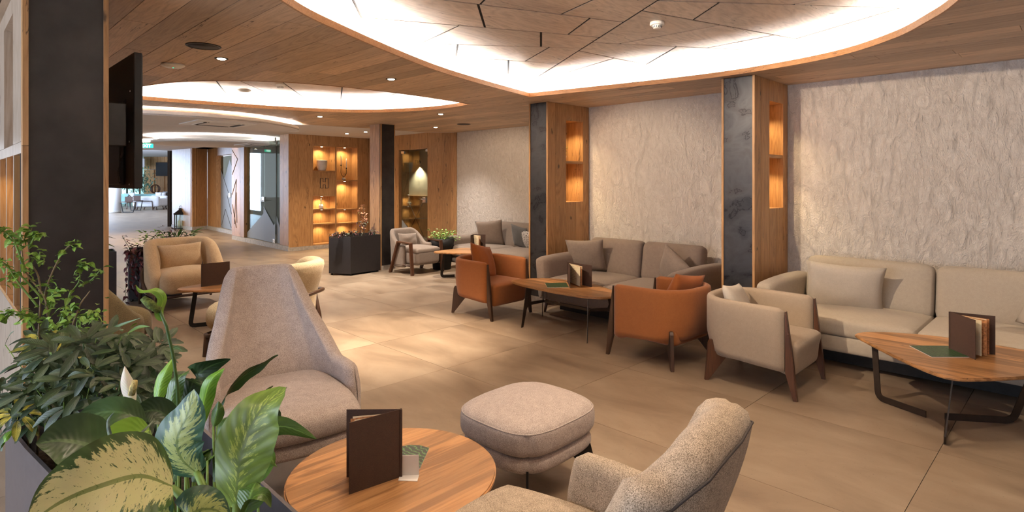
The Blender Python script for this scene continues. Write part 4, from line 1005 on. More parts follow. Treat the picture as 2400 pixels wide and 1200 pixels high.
def cassette(pts, z, label):
    c = Vector((sum(p[0] for p in pts) / 4, sum(p[1] for p in pts) / 4)); u = (Vector(pts[1]) - Vector(pts[0])).normalized()
    t = thing('ceiling_cassette', label, 'air conditioner', (c.x, c.y, z), math.atan2(u.y, u.x))
    S_ = 0.46
    part('panel', ring_me([(0, 0), (0, -0.012), (-0.14, -0.022), (-0.14, 0)], [(-S_, -S_), (S_, -S_), (S_, S_), (-S_, S_)]), M['plastic_white'], t)
    box('grille', -0.24, 0.24, -0.24, 0.24, -0.02, 0, M['ceiling_white'], t, 0.004)
    for k in range(4):
        a = k * PI / 2; o = box('air_slot', -0.25, 0.25, -0.318, -0.262, -0.0225, -0.012, M['plastic_black'], t); o.rotation_euler = (0, 0, a)
        o = box('flap', -0.25, 0.25, -0.335, -0.318, -0.027, -0.012, M['plastic_white'], t); o.rotation_euler = (0, 0, a)
cassette([(2.943, 10.433), (2.952, 9.785), (3.756, 9.812), (3.847, 10.783)], 2.61, 'air conditioning cassette in the near floating ceiling disc')
q = PW_(560, 0, 14.6); cassette([(q.x, q.y + .5), (q.x, q.y - .5), (q.x + 1, q.y - .5), (q.x + 1, q.y + .5)], 2.60, 'air conditioning cassette in the far floating ceiling disc')

# ================================================================== TELEVISION
t = thing('television', 'black wall television seen from behind beside the dark column', 'television', (0.87, 3.98, 2.01))
box('cabinet', -0.022, 0.022, 0, 1.45, -0.402, 0.402, M['plastic_black'], t, 0.006); box('screen', 0.0225, 0.025, 0.012, 1.438, -0.39, 0.39, M['anthracite'], t)
box('back_cover', -0.05, -0.022, 0.22, 1.2, -0.38, 0.1, M['plastic_black'], t, 0.01)
box('wall_bracket', -0.182, -0.05, 0.04, 0.15, -0.15, 0.1, M['black_metal'], t, 0.005)
tube('cable', bez([(-0.03, 0.17, 0.14), (-0.06, 0.13, 0.02), (-0.05, 0.14, -0.16), (-0.04, 0.24, -0.22)], 8), 0.006, M['cord'], t, 6)
tube('cable', bez([(-0.03, 0.30, -0.25), (-0.06, 0.20, -0.30), (-0.05, 0.22, -0.36)], 8), 0.005, M['cord'], t, 6)
for y, z in ((0.08, 0.18), (0.10, -0.12), (0.10, -0.375)): 
    o = part('screw', tube_me([(-0.022, y, z), (-0.026, y, z)], 0.006, 8), M['chrome'], t)

# ================================================================== SEATING
def shell_me(plan, topf, z0f, lean=lambda s, z: (0, 0), nt_=10, thick=0.07):
    """curved upholstered shell: plan(s)->(x,y), s in [-1,1]; topf(s) height, z0f(s) foot; closed inner + outer skin with rounded rim"""
    ns = 44; V = []; Fc = []
    P = [Vector(plan(-1 + 2 * i / ns)) for i in range(ns + 1)]
    N = []
    for i in range(ns + 1):
        a, b = P[max(0, i - 1)], P[min(ns, i + 1)]; t_ = (b - a).normalized(); N.append(Vector((-t_.y, t_.x)))
    c = sum(P, Vector((0, 0))) / len(P)
    if (P[ns // 2] + N[ns // 2] * 0.1 - c).length > (P[ns // 2] - N[ns // 2] * 0.1 - c).length: N = [-n_ for n_ in N]
    K = 2 * nt_ + 6
    for i in range(ns + 1):
        s = -1 + 2 * i / ns; e = min(1, (1 - abs(s)) / 0.05)
        er = math.sqrt(max(0, 1 - (1 - e) ** 2)) * 0.75 + 0.25
        th = thick(s) if callable(thick) else thick
        prof = []
        z0, z1 = z0f(s), topf(s)
        for j in range(nt_ + 1): prof.append((-th / 2 * er, z0 + (z1 - z0 - th * 0.45) * j / nt_))
        for j in range(1, 5): a = PI * j / 5; prof.append((-math.cos(a) * th / 2 * er, z1 - th * 0.45 + math.sin(a) * th * 0.45 * er))
        for j in range(nt_ + 1): prof.append((th / 2 * er, z1 - th * 0.45 - (z1 - z0 - th * 0.45) * j / nt_))
        for o_, z in prof:
            lx, ly = lean(s, z); tp = topin(s, z) if False else 1
            V.append((P[i].x * (1 + 0) + N[i].x * o_ + lx, P[i].y + N[i].y * o_ + ly, z))
    K = len(V) // (ns + 1)
    for i in range(ns):
        for j in range(K): Fc.append((i * K + j, i * K + (j + 1) % K, (i + 1) * K + (j + 1) % K, (i + 1) * K + j))
    Fc += [tuple(range(K)), tuple(ns * K + j for j in range(K - 1, -1, -1))]
    me = mesh(V, Fc); bm = bmesh.new(); bm.from_mesh(me); bmesh.ops.recalc_face_normals(bm, faces=bm.faces); return from_bm(bm, True)
def sm(a, b, x):
    t_ = max(0.0, min(1.0, (x - a) / (b - a))); return t_ * t_ * (3 - 2 * t_)
def tub_plan(w_=0.345, yf=0.31, yb=-0.37, rad=0.26):
    # length-parameterised U
    pts = [(w_, yf), (w_ * 1.01, 0.1)]
    for k in range(0, 10): a = (PI / 2) * k / 9; pts.append((w_ - rad + rad * math.cos(a), yb + rad - rad * math.sin(a)))
    pts = [Vector(p) for p in pts]; pts = pts + [Vector((-p.x, p.y)) for p in pts[::-1]]
    d = [0]
    for a, b in zip(pts, pts[1:]): d.append(d[-1] + (b - a).length)
    def f(s):
        q = (s + 1) / 2 * d[-1]
        for i in range(len(pts) - 1):
            if d[i + 1] >= q - 1e-9: t_ = (q - d[i]) / max(1e-9, d[i + 1] - d[i]); return pts[i].lerp(pts[i + 1], t_)
        return pts[-1]
    return f
def tub_chair(label, x, y, rz, fab, wood_m, group='tub armchairs with walnut blade legs'):
    t = thing('tub_armchair', label, 'armchair', (x, y, 0), rz, group)
    pl = tub_plan()
    part('backrest_shell', shell_me(pl, lambda s: 0.685 + 0.015 * (1 - abs(s)), lambda s: 0.205 + 0.06 * (1 - abs(s)) * 1.0, lambda s, z: (0, 0.05 * (1 - sm(0.18, 0.42, z)) * (1 - sm(0.3, 0.6, abs(s)))), thick=0.065), fab, t)
    def dseat(p):
        q = bulge((0.61, 0.66, 0.24), 0.025)(p)
        if p.y > 0: q.z -= 0.05 * (p.y / 0.33) ** 3 * (1 if p.z < 0 else 0)
        q.y += 0.03 * (p.z / 0.12) * (1 if p.y > 0.2 else 0)
        return q
    rbox('seat', (0.61, 0.70, 0.23), 0.055, (0, 0.03, 0.305), fab, t, n=9, deform=dseat)
    for sx in (-1, 1):
        # front blade: rises along the arm end, widest at seat height, tapers to the floor
        prof = [(0.315, 0.66), (0.325, 0.665), (0.375, 0.30), (0.405, 0.0), (0.375, 0.0), (0.318, 0.20)]
        me = extr('leg', prof, sx * 0.345 - 0.016, sx * 0.345 + 0.016, 'x', wood_m, t, 0.004)
        me = prism_me([(-0.05, 0.215), (0.118, 0.0), (0.148, 0.0), (0.118, 0.31), (0.105, 0.335), (0.06, 0.34)], -0.016, 0.016, 0.004)
        for v in me.vertices:
            r_, z_, w2 = v.co; dx_, dy_ = sx * 0.7071, -0.7071; v.co = (sx * 0.25 + dx_ * r_ - dy_ * w2 * sx, -0.22 + dy_ * r_ + dx_ * w2 * sx, z_)
        bm = bmesh.new(); bm.from_mesh(me); bmesh.ops.recalc_face_normals(bm, faces=bm.faces); part('leg', from_bm(bm), wood_m, t)
    return t
def pillow(label, loc, w_, h_, th, fab, rot, name='cushion', seed=0, group=None):
    o = part(name, pillow_me(w_, h_, th, 14, 0.08, seed), fab, None, loc, rot); tag(o, label, 'cushion', group); return o
tub_chair('orange tub armchair left of the oval table, facing the viewer side', 5.02, 5.41, PI + 0.03, F['orange'], M['walnut'])
tub_chair('orange tub armchair with its back to the viewer, right of the oval table', 4.915, 2.875, -0.05, F['orange'], M['walnut'])
tub_chair('beige tub armchair before the right steel column', 4.93, 1.97, PI + 0.02, F['beige'], M['walnut_mid'])
pillow('orange cushion in the left orange armchair', (5.02, 5.52, 0.625), 0.50, 0.46, 0.16, F['orange_pillow'], (-0.35, 0.22, 0.30), seed=1)
pillow('orange cushion in the orange armchair seen from behind', (4.98, 2.72, 0.60), 0.44, 0.42, 0.15, F['orange_pillow'], (0.42, 0.12, -0.15), seed=2)
pillow('beige cushion in the beige tub armchair', (4.86, 2.12, 0.585), 0.44, 0.40, 0.14, F['linen_pillow'], (-0.38, 0.10, 0.12), seed=3)

def sofa(label, x, y, length, fab, leg_m, depth=1.12, seat_front=0.0):
    """local frame: origin at the middle of the front edge, +x to the back, y along the length"""
    t = thing('sofa', label, 'sofa', (x, y, 0), 0, 'two-seat wall sofas')
    hl = length / 2; aw = 0.17
    rbox('base', (depth, length - 2 * aw + 0.04, 0.16), 0.04, (depth / 2 + 0.02, 0, 0.235), fab, t, n=5)
    for sy in (-1, 1):
        def da(p, sy=sy):
            k = (p.x + depth / 2) / depth
            if p.z > 0: p = Vector((p.x, p.y, p.z - 0.0 + 0.0 * k))
            return Vector((p.x, p.y + sy * 0.03 * (p.z / 0.27), p.z + (0.02 * math.sin(k * PI) if p.z > 0 else 0)))
        rbox('armrest', (depth, aw, 0.53), 0.06, (depth / 2, sy * (hl - aw / 2), 0.425), fab, t, n=8, deform=da)
        w_ = (length - 2 * aw) / 2
        rbox('seat_cushion', (depth - 0.22, w_ - 0.008, 0.16), 0.05, (depth / 2 - 0.10, sy * w_ / 2, 0.375), fab, t, n=9, deform=bulge((depth - 0.22, w_, 0.16), 0.025, 0.003))
        rbox('back_cushion', (0.20, w_ - 0.01, 0.50), 0.075, (depth - 0.235, sy * w_ / 2, 0.645), fab, t, rot=(0, 0.16, 0), n=9, deform=lambda p: Vector((p.x - (0.02 if p.x < 0 else 0) * max(0, 1 - (p.y / 0.5) ** 2) * max(0, 1 - (p.z / 0.26) ** 2), p.y, p.z)))
    rbox('back_frame', (0.10, length - 2 * aw, 0.48), 0.03, (depth - 0.03, 0, 0.42), fab, t, n=4)
    for sx in (0.10, depth - 0.12):
        for sy in (-1, 1):
            tube('leg', [(sx, sy * (hl - 0.12), 0.17), (sx - (0.03 if sx < 0.5 else -0.02), sy * (hl - 0.10), 0)], [0.024, 0.015], leg_m, t, 12)
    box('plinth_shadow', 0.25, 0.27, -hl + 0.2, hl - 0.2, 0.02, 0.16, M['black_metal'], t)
    return t
sofa('long pale linen sofa on the right under the plaster wall', 5.56, 1.0, 2.52, F['linen'], M['walnut'], depth=1.12)
sofa('brown-grey sofa between the two steel columns', 5.44, 4.02, 1.98, F['taupe_dark'], M['walnut_mid'], depth=1.2)
pillow('pale linen cushion at the left end of the long right sofa', (6.12, 1.66, 0.65), 0.66, 0.48, 0.17, F['linen_pillow'], (0.0, 0.0, PI / 2 - 0.25), seed=4).rotation_euler = (0.28, 0.04, -PI / 2 + 0.25)
pillow('pale linen cushion cut off by the right edge of the picture', (6.05, 0.12, 0.655), 0.58, 0.48, 0.17, F['linen_pillow'], (0.28, 0.3, -PI / 2 - 0.25), seed=5)
pillow('taupe cushion at the left end of the brown-grey sofa', (6.12, 4.72, 0.675), 0.52, 0.46, 0.16, F['taupe'], (0.30, -0.06, -PI / 2 + 0.35), seed=6)
pillow('taupe cushion half hidden behind the orange armchair', (6.08, 3.42, 0.64), 0.46, 0.44, 0.15, F['taupe'], (0.25, 0.55, -PI / 2 - 0.3), seed=7)

# rounded sofa of the far bay
t = thing('rounded_sofa', 'rounded taupe sofa in the far bay by the plaster wall', 'sofa', (7.92, 7.65, 0), PI / 2)
def rs_plan(s):
    # half-length 1.25, wraps forward at both ends
    a = abs(s); sg = 1 if s >= 0 else -1
    if a < 0.55: return Vector((sg * a / 0.55 * 0.95, -0.02))
    k = (a - 0.55) / 0.45 * PI / 2
    return Vector((sg * (0.95 + 0.26 * math.sin(k)), -0.02 + 0.95 * (1 - math.cos(k)) ** 0.8))
part('backrest_shell', shell_me(rs_plan, lambda s: 0.60 + 0.27 * (1 - sm(0.50, 0.80, abs(s))), lambda s: 0.12, lambda s, z: (0, -0.05 * sm(0.3, 0.9, z)), thick=lambda s: 0.17), F['taupe'], t)
for sx in (-1, 1): rbox('seat_cushion', (1.06, 0.84, 0.20), 0.07, (sx * 0.533, 0.52, 0.34), F['taupe'], t, n=8, deform=bulge((1.06, 0.84, 0.2), 0.02))
rbox('base', (2.2, 0.84, 0.16), 0.05, (0, 0.48, 0.18), F['taupe'], t, n=4)
for sx in (-0.9, 0.9):
    for y in (0.1, 0.8): tube('leg', [(sx, y, 0.12), (sx, y, 0)], 0.02, M['walnut'], t)
pillow('brown-grey cushion leaning at the left of the rounded sofa', (7.62, 8.20, 0.655), 0.54, 0.52, 0.17, F['taupe_dark'], (0.22, -0.08, -PI / 2 + 0.55), seed=8)
pillow('slate grey cushion on the rounded sofa beside the steel column', (7.66, 7.42, 0.635), 0.46, 0.44, 0.14, F['grey_slate'], (0.30, 0.14, -PI / 2 - 0.1), seed=9)
dots = fabric('dotted_cushion', (0.04, 0.03, 0.03), (0.6, 0.56, 0.52), 60, bmp=0)
pillow('black and white dotted cushion behind the slate grey cushion', (7.62, 7.20, 0.60), 0.40, 0.38, 0.12, dots, (0.35, 0.1, -PI / 2 - 0.25), seed=10)

# armchair with walnut arm frames
t = thing('framed_armchair', 'taupe armchair with walnut arm frames by the square column', 'armchair', (6.30, 8.80, 0), PI + 0.06)
fa_plan = tub_plan(0.27, 0.12, -0.36, 0.12)
part('backrest_shell', shell_me(tub_plan(0.30, 0.10, -0.36, 0.16), lambda s: 0.52 + 0.26 * (1 - sm(0.30, 0.80, abs(s))), lambda s: 0.12, lambda s, z: (0, -0.06 * sm(0.3, 0.8, z) * (1 - abs(s))), thick=0.085), F['taupe'], t)
rbox('seat', (0.56, 0.66, 0.28), 0.07, (0, 0.06, 0.30), F['taupe'], t, n=8, deform=bulge((0.56, 0.66, 0.28), 0.03))
rbox('seat_cushion', (0.565, 0.66, 0.10), 0.045, (0, 0.065, 0.415), F['taupe'], t, n=8, deform=bulge((0.56, 0.66, 0.1), 0.03))
for sx in (-1, 1):
    tube('arm_frame', [(sx * 0.35, 0.36, 0), (sx * 0.35, 0.31, 0.56), (sx * 0.355, -0.02, 0.575), (sx * 0.36, -0.26, 0.0)], None, M['walnut_mid'], t, flat=(0.036, 0.055), up=(1, 0, 0))
    tube('side_rail', [(sx * 0.33, 0.30, 0.16), (sx * 0.33, -0.20, 0.16)], 0.016, M['walnut'], t)
pillow('small taupe bolster cushion in the walnut framed armchair', (6.28, 9.00, 0.575), 0.44, 0.24, 0.13, F['taupe'], (-0.25, 0.05, 0.1), seed=11)

# three bouclé club chairs round the small table
def club_chair(label, x, y, rz, fab, rail):
    t = thing('club_armchair', label, 'armchair', (x, y, 0), rz, 'boucle club chairs')
    pl = tub_plan(0.33, 0.26, -0.36, 0.32)
    def lean(s, z): return (0, -0.10 * sm(0.35, 0.85, z) * (1 - sm(0.2, 0.8, abs(s))))
    part('backrest_shell', shell_me(pl, lambda s: 0.40 + 0.40 * (1 - sm(0.42, 1.02, abs(s))), lambda s: 0.17, lean, thick=0.125), fab, t)
    rbox('seat', (0.62, 0.70, 0.26), 0.10, (0, 0.06, 0.31), fab, t, n=9, deform=bulge((0.62, 0.70, 0.26), 0.035, 0.008))
    tube('rail', bez([(0.30, 0.38, 0.165), (0.40, 0.26, 0.19), (0.415, -0.02, 0.28), (0.36, -0.26, 0.44), (0.18, -0.455, 0.50), (0, -0.49, 0.51), (-0.18, -0.455, 0.50), (-0.36, -0.26, 0.44), (-0.415, -0.02, 0.28), (-0.40, 0.26, 0.19), (-0.30, 0.38, 0.165)], 6), 0.017, rail, t, 8)
    tube('front_rail', [(-0.30, 0.38, 0.165), (0.30, 0.38, 0.165)], 0.016, rail, t)
    for sx in (-1, 1):
        tube('leg', [(sx * 0.37, 0.31, 0.19), (sx * 0.39, 0.32, 0.0)], [0.026, 0.015], rail, t, 10)
        tube('leg', [(sx * 0.36, -0.27, 0.44), (sx * 0.37, -0.31, 0.20), (sx * 0.38, -0.34, 0.0)], [0.02, 0.026, 0.014], rail, t, 10)
    t.scale = (1.18, 1.10, 1.08); return t
cc = Vector((2.36, 7.10))
def face(x, y, tx, ty): return math.atan2(-(tx - x), (ty - y))
club_chair('mustard boucle club chair facing the small table, with a cushion', 2.45, 8.72, PI + 0.0, F['mustard'], M['walnut'])
club_chair('olive boucle club chair behind the dark column on the left', 0.95, 6.38, -1.117, F['olive'], M['walnut_mid'])
club_chair('cream boucle club chair seen from behind beyond the grey high-back chair', 2.41, 5.91, 0.6435, F['cream'], M['walnut'])
pillow('mustard cushion in the mustard club chair', (2.44, 8.84, 0.625), 0.56, 0.36, 0.15, F['mustard'], (-0.28, -0.03, 0.05), seed=12)
pillow('olive cushion in the olive club chair beside the column edge', (0.84, 6.33, 0.60), 0.44, 0.32, 0.12, F['olive'], (0.3, 0, -1.117), seed=13)

# high-back swivel chairs
def highback(name, label, x, y, rz, fab, topz=1.10, rnd=0.0, seam=True, tw=0.27, legs=True, ln=0.26, sh=(0.34, 0.74), az=0.585):
    t = thing(name, label, 'lounge chair', (x, y, 0), rz)
    pts = []
    def plan(s):
        a = abs(s); sg = 1 if s >= 0 else -1
        P = [(0, -0.36), (0.16, -0.352), (0.27, -0.30), (0.345, -0.17), (0.372, 0.0), (0.378, 0.16)]
        q = a * 5; i = min(4, int(q)); k = q - i
        p = Vector(P[i]).lerp(Vector(P[i + 1]), k); return Vector((sg * p.x, p.y))
    top = lambda s: az + (topz - az) * (1 - sm(sh[0], sh[1], abs(s))) * (1 - rnd * 0.16 * min(1, abs(s) / 0.34) ** 2)
    def lean(s, z):
        k = sm(0.40, topz, z); a = abs(s)
        px = plan(s).x; w_ = min(abs(px), 0.378)
        shrink = (1 - (1 - tw / 0.378) * k) if z > 0.4 else 1
        return (px * (shrink - 1), -ln * k - 0.02 * k * (1 - a))
    part('backrest_shell', shell_me(plan, top, lambda s: 0.27, lean, nt_=14, thick=lambda s: 0.085 + 0.05 * rnd * (1 - sm(0.4, 0.65, abs(s)))), fab, t)
    def ds(p):
        q = bulge((0.70, 0.78, 0.17), 0.03, 0.006)(p); k = max(0, p.y) / 0.39
        return Vector((q.x * (1 - 0.10 * k * k) * (1 - 0.12 * max(0, -p.y) / 0.39), q.y - 0.045 * k * (p.x / 0.35) ** 2, q.z))
    rbox('seat_cushion', (0.71, 0.80, 0.15), 0.06, (0, 0.06, 0.385), fab, t, n=11, deform=ds)
    rbox('seat_base', (0.69, 0.76, 0.10), 0.04, (0, 0.045, 0.275), fab, t, n=8, deform=ds)
    hx = [(-0.32, -0.28), (-0.345, 0.1), (-0.315, 0.36), (-0.2, 0.435), (0, 0.455), (0.2, 0.435), (0.315, 0.36), (0.345, 0.1), (0.32, -0.28)]
    tube('piping', [(p.x, p.y, 0.415) for p in bez([(a, b, 0) for a, b in hx], 6)], 0.004, fab, t, 6)
    if rnd:
        pts_ = []
        for k in range(41):
            s_ = -0.56 + 1.12 * k / 40; p_ = plan(s_); n_ = p_.normalized() * (0.0675 if True else 0); z_ = top(s_) - 0.055; l_ = lean(s_, z_); pts_.append((p_.x + n_.x + l_[0], p_.y + n_.y + l_[1], z_))
        tube('cord_seam', pts_, 0.0035, M['cord'], t, 6)
    if seam:
        for sx in (-1, 1): tube('seam', [(sx * (0.30 + 0.0 * k), 0, 0) for k in range(2)], 0.001, fab, t, 4) if False else None
    for k in range(4):
        a = PI / 4 + k * PI / 2; c_, s_ = math.cos(a), math.sin(a)
        pr_ = [(0.10, 0.225), (0.10, 0.195), (0.36, 0.0), (0.385, 0.0), (0.33, 0.225)]
        me = prism_me(pr_, -0.006, 0.006)
        for v in me.vertices:
            r_, z_, w2 = v.co; v.co = (c_ * r_ - s_ * w2, s_ * r_ + c_ * w2, z_)
        part('leg', me, M['black_metal'], t)
    return t
highback('high_back_chair', 'tall grey-pink lounge chair behind the round table', 1.42, 3.27, PI - 0.20, F['grey_pink'], 1.10)
highback('high_back_chair', 'speckled boucle lounge chair cut off at the bottom right', 1.385, 1.205, 0.16, F['boucle'], 1.035, rnd=1.0, tw=0.42, ln=0.13, sh=(0.44, 0.585), az=0.625)
# footstool
t = thing('footstool', 'square grey-pink footstool right of the round table', 'footstool', (2.345, 2.215, 0), 0.02)
def dst(p):
    q = squircle(0.315, 0.285, 3.6)(bulge((0.64, 0.58, 0.17), 0.035, 0.010)(p)); return q
rbox('cushion_top', (0.65, 0.59, 0.155), 0.042, (0, 0, 0.350), F['grey_pink'], t, n=11, deform=dst)
rbox('base', (0.62, 0.56, 0.09), 0.035, (0, 0, 0.232), F['grey_pink'], t, n=8, deform=dst)
sq_ = squircle(0.315, 0.285, 3.6); tube('piping', [sq_(Vector((0.327 * max(-1, min(1, 1.5 * math.cos(a_))), 0.297 * max(-1, min(1, 1.5 * math.sin(a_))), 0.402))) for a_ in [2 * PI * k / 64 for k in range(64)]], 0.004, F['grey_pink'], t, 6, True)
for sx in (-1, 1):
    for sy in (-1, 1):
        a = math.atan2(sy * 0.25, sx * 0.28); me = prism_me([(0.16, 0.21), (0.345, 0.21), (0.40, 0.0), (0.375, 0.0)], -0.006, 0.006)
        for v in me.vertices:
            r_, z_, w2 = v.co; v.co = (math.cos(a) * r_ - math.sin(a) * w2, math.sin(a) * r_ + math.cos(a) * w2, z_)
        part('leg', me, M['black_metal'], t)

# ================================================================== TABLES
def bent_leg(name, pts, t, w_=0.05, th=0.008, mat=None, up=None):
    """flat steel bar bent from table top to floor; up = normal of the bending plane"""
    return tube(name, pts, None, mat or M['black_metal'], t, flat=(w_, th) if False else (th, w_), up=up)
def top_outline(pts, z, th, mat, t, name='tabletop', bev=0.006):
    o = prism(name, pts, z - th, z, mat, t, bev); return o
# round table in front
t = thing('round_table', 'round oak coffee table in the foreground', 'table', (1.362, 2.052, 0), 0)
o = top_outline(ellipse((0, 0), 0.425, 0.425, 72), 0.45, 0.022, M['oak_table'], t)
for k in range(3):
    a = 2 * PI * k / 3 - 0.9; c_, s_ = math.cos(a), math.sin(a)
    pts = [(0.10, 0.428), (0.24, 0.425), (0.33, 0.40), (0.36, 0.36), (0.30, 0.06), (0.26, 0.012), (0.20, 0.008), (0.05, 0.008)]
    tube('leg', [(c_ * r_, s_ * r_, z_) for r_, z_ in pts[1:]], None, M['black_metal'], t, flat=(0.05, 0.008), up=(c_ * 0.01, s_ * 0.01, 1)) if False else None
    me = prism_me([(0.05, 0.43), (0.33, 0.43), (0.30, 0.0), (0.25, 0.0), (0.285, 0.40), (0.05, 0.40)], -0.025, 0.025)
    for v in me.vertices:
        r_, z_, w2 = v.co; v.co = (c_ * r_ - s_ * w2, s_ * r_ + c_ * w2, z_)
    part('leg', me, M['black_metal'], t)
def sled_leg(t, p_top, p_bend, p_end, w_=0.046, th=0.008, z=0.42, mat=None):
    """bar falling from the top at p_top to the floor at p_bend, then along the floor to p_end (all 2D)"""
    a = Vector((p_top[0], p_top[1], z)); b = Vector((p_bend[0], p_bend[1], 0.0)); c = Vector((p_end[0], p_end[1], 0.0))
    hz_ = (b - Vector((a.x, a.y, 0))); u = (c - b).normalized(); n = Vector((-u.y, u.x, 0))
    r_ = 0.05; dn = (b - a).normalized()
    lift = Vector((0, 0, w_ / 2 + 0.001))
    p1 = b - dn * r_; p2 = b + u * r_
    arc = [p1 * (1 - k) ** 2 + b * 2 * k * (1 - k) + p2 * k * k for k in (0, 0.25, 0.5, 0.75, 1)]
    tube('leg', [q + lift for q in [a - lift * 0.6] + arc + [c]], None, mat or M['brown_metal'], t, flat=(w_, th) if False else (w_, th), up=tuple(n))
# leaf-shaped table in front of the long sofa
t = thing('leaf_table', 'oak coffee table with a leaf-shaped top before the long right sofa', 'table', (5.0, 0.72, 0), 0, 'leaf-shaped oak coffee tables')
lp = [(5.24, 1.33), (5.36, 1.27), (5.50, 1.07), (5.60, 0.78), (5.60, 0.48), (5.50, 0.20), (5.30, 0.06), (5.08, 0.12), (4.84, 0.27), (4.58, 0.47), (4.47, 0.60), (4.52, 0.74), (4.72, 0.95), (4.98, 1.18), (5.16, 1.32)]
ot = [(p.x - 5.0, p.y - 0.72) for p in bez([(a, b, 0) for a, b in lp] + [(lp[0][0], lp[0][1], 0)], 5)[:-1]]
top_outline(ot, 0.44, 0.022, M['oak_table_y'], t, bev=0.007)
sled_leg(t, (0.12, 0.46), (0.05, 0.42), (-0.08, 0.10)); sled_leg(t, (0.20, -0.46), (0.21, -0.34), (-0.03, 0.0)); 
me = prism_me([(-0.50 - 0, 0.42), (-0.47, 0.42), (-0.53, 0.0), (-0.545, 0.0)], -0.004, 0.004)
tube('leg', [(-0.44, -0.10, 0.42), (-0.535, -0.075, 0.03), (-0.535, -0.075, 0.03), (-0.14, -0.02, 0.027)][:1] + [(-0.44, -0.10, 0.42), (-0.52, -0.072, 0.06), (-0.50, -0.068, 0.028), (-0.13, -0.02, 0.026)][1:], None, M['brown_metal'], t, flat=(0.046, 0.008), up=(-0.15, 1, 0))
# pointed oval table between the orange armchairs
t = thing('oval_table', 'pointed oval oak table between the orange armchairs', 'table', (5.03, 4.22, 0), 0, 'leaf-shaped oak coffee tables')
lp = [(5.00, 5.00), (5.16, 4.97), (5.38, 4.86), (5.50, 4.62), (5.52, 4.35), (5.46, 4.02), (5.34, 3.76), (5.18, 3.58), (5.02, 3.55), (4.90, 3.62), (4.84, 3.78), (4.82, 4.05), (4.83, 4.35), (4.86, 4.62), (4.92, 4.88)]
ot = [(p.x - 5.03, p.y - 4.22) for p in bez([(a, b, 0) for a, b in lp] + [(lp[0][0], lp[0][1], 0)], 5)[:-1]]
top_outline(ot, 0.45, 0.024, M['oak_table_y'], t, bev=0.007)
def y_leg(t, px, py, tx, ty, cx, cy):
    """plate leg: blade from top to foot with a branch to the middle"""
    d = Vector((cx - px, cy - py, 0)); L_ = d.length; u = d / L_; n = Vector((-u.y, u.x, 0)) * 0.004
    pr_ = [(0, 0), (0.03, 0), (0.085, 0.20), (0.11, 0.235), (L_, 0.235), (L_, 0.265), (0.13, 0.275), (0.115, 0.31), (0.14, 0.426), (0.075, 0.426)]
    me = prism_me(pr_, -0.004, 0.004)
    for v in me.vertices:
        r_, z_, w2 = v.co; v.co = (px + u.x * r_ - u.y * w2, py + u.y * r_ + u.x * w2, z_)
    part('leg', me, M['brown_metal'], t)
for fx, fy, cx, cy in ((-0.305, 0.345, 0.06, 0.33), (0.29, 0.56, 0.06, 0.33), (-0.29, -0.575, 0.06, -0.35), (0.30, -0.56, 0.06, -0.35)): y_leg(t, fx, fy, 0, 0, cx, cy)
tube('cross_bar', [(0.06, 0.33, 0.25), (0.06, -0.35, 0.25)], None, M['brown_metal'], t, flat=(0.008, 0.03), up=(0, 0, 1))
# small rounded-triangle tables
def tri_table(name, label, cx, cy, rz, R_, zt, mat, legs=True):
    t = thing(name, label, 'table', (cx, cy, 0), rz, 'rounded triangular oak tables')
    pts = []
    for k in range(3):
        a0 = 2 * PI * k / 3
        for j in range(9):
            a = a0 - 0.9 + 1.8 * j / 8; pts.append((math.cos(a0) * R_ * 0.62 + math.cos(a) * R_ * 0.38, math.sin(a0) * R_ * 0.62 + math.sin(a) * R_ * 0.38))
    pts = [(p.x, p.y) for p in bez([(a, b, 0) for a, b in pts] + [(pts[0][0], pts[0][1], 0)], 2)[:-1]]
    top_outline(pts, zt, 0.022, mat, t)
    for k in range(3):
        a = 2 * PI * k / 3; c_, s_ = math.cos(a), math.sin(a)
        sled_leg(t, (c_ * R_ * 0.60, s_ * R_ * 0.60), (c_ * R_ * 0.72, s_ * R_ * 0.72), (c_ * 0.10, s_ * 0.10), z=zt - 0.03, mat=M['black_metal'])
    return t
tri_table('triangular_table', 'rounded triangular oak table between the boucle club chairs', 2.40, 7.12, 2.9, 0.46, 0.45, M['oak_table'])
tri_table('triangular_table', 'rounded triangular oak table behind the left orange armchair', 6.50, 7.75, 2.65, 0.46, 0.45, M['oak_table'])

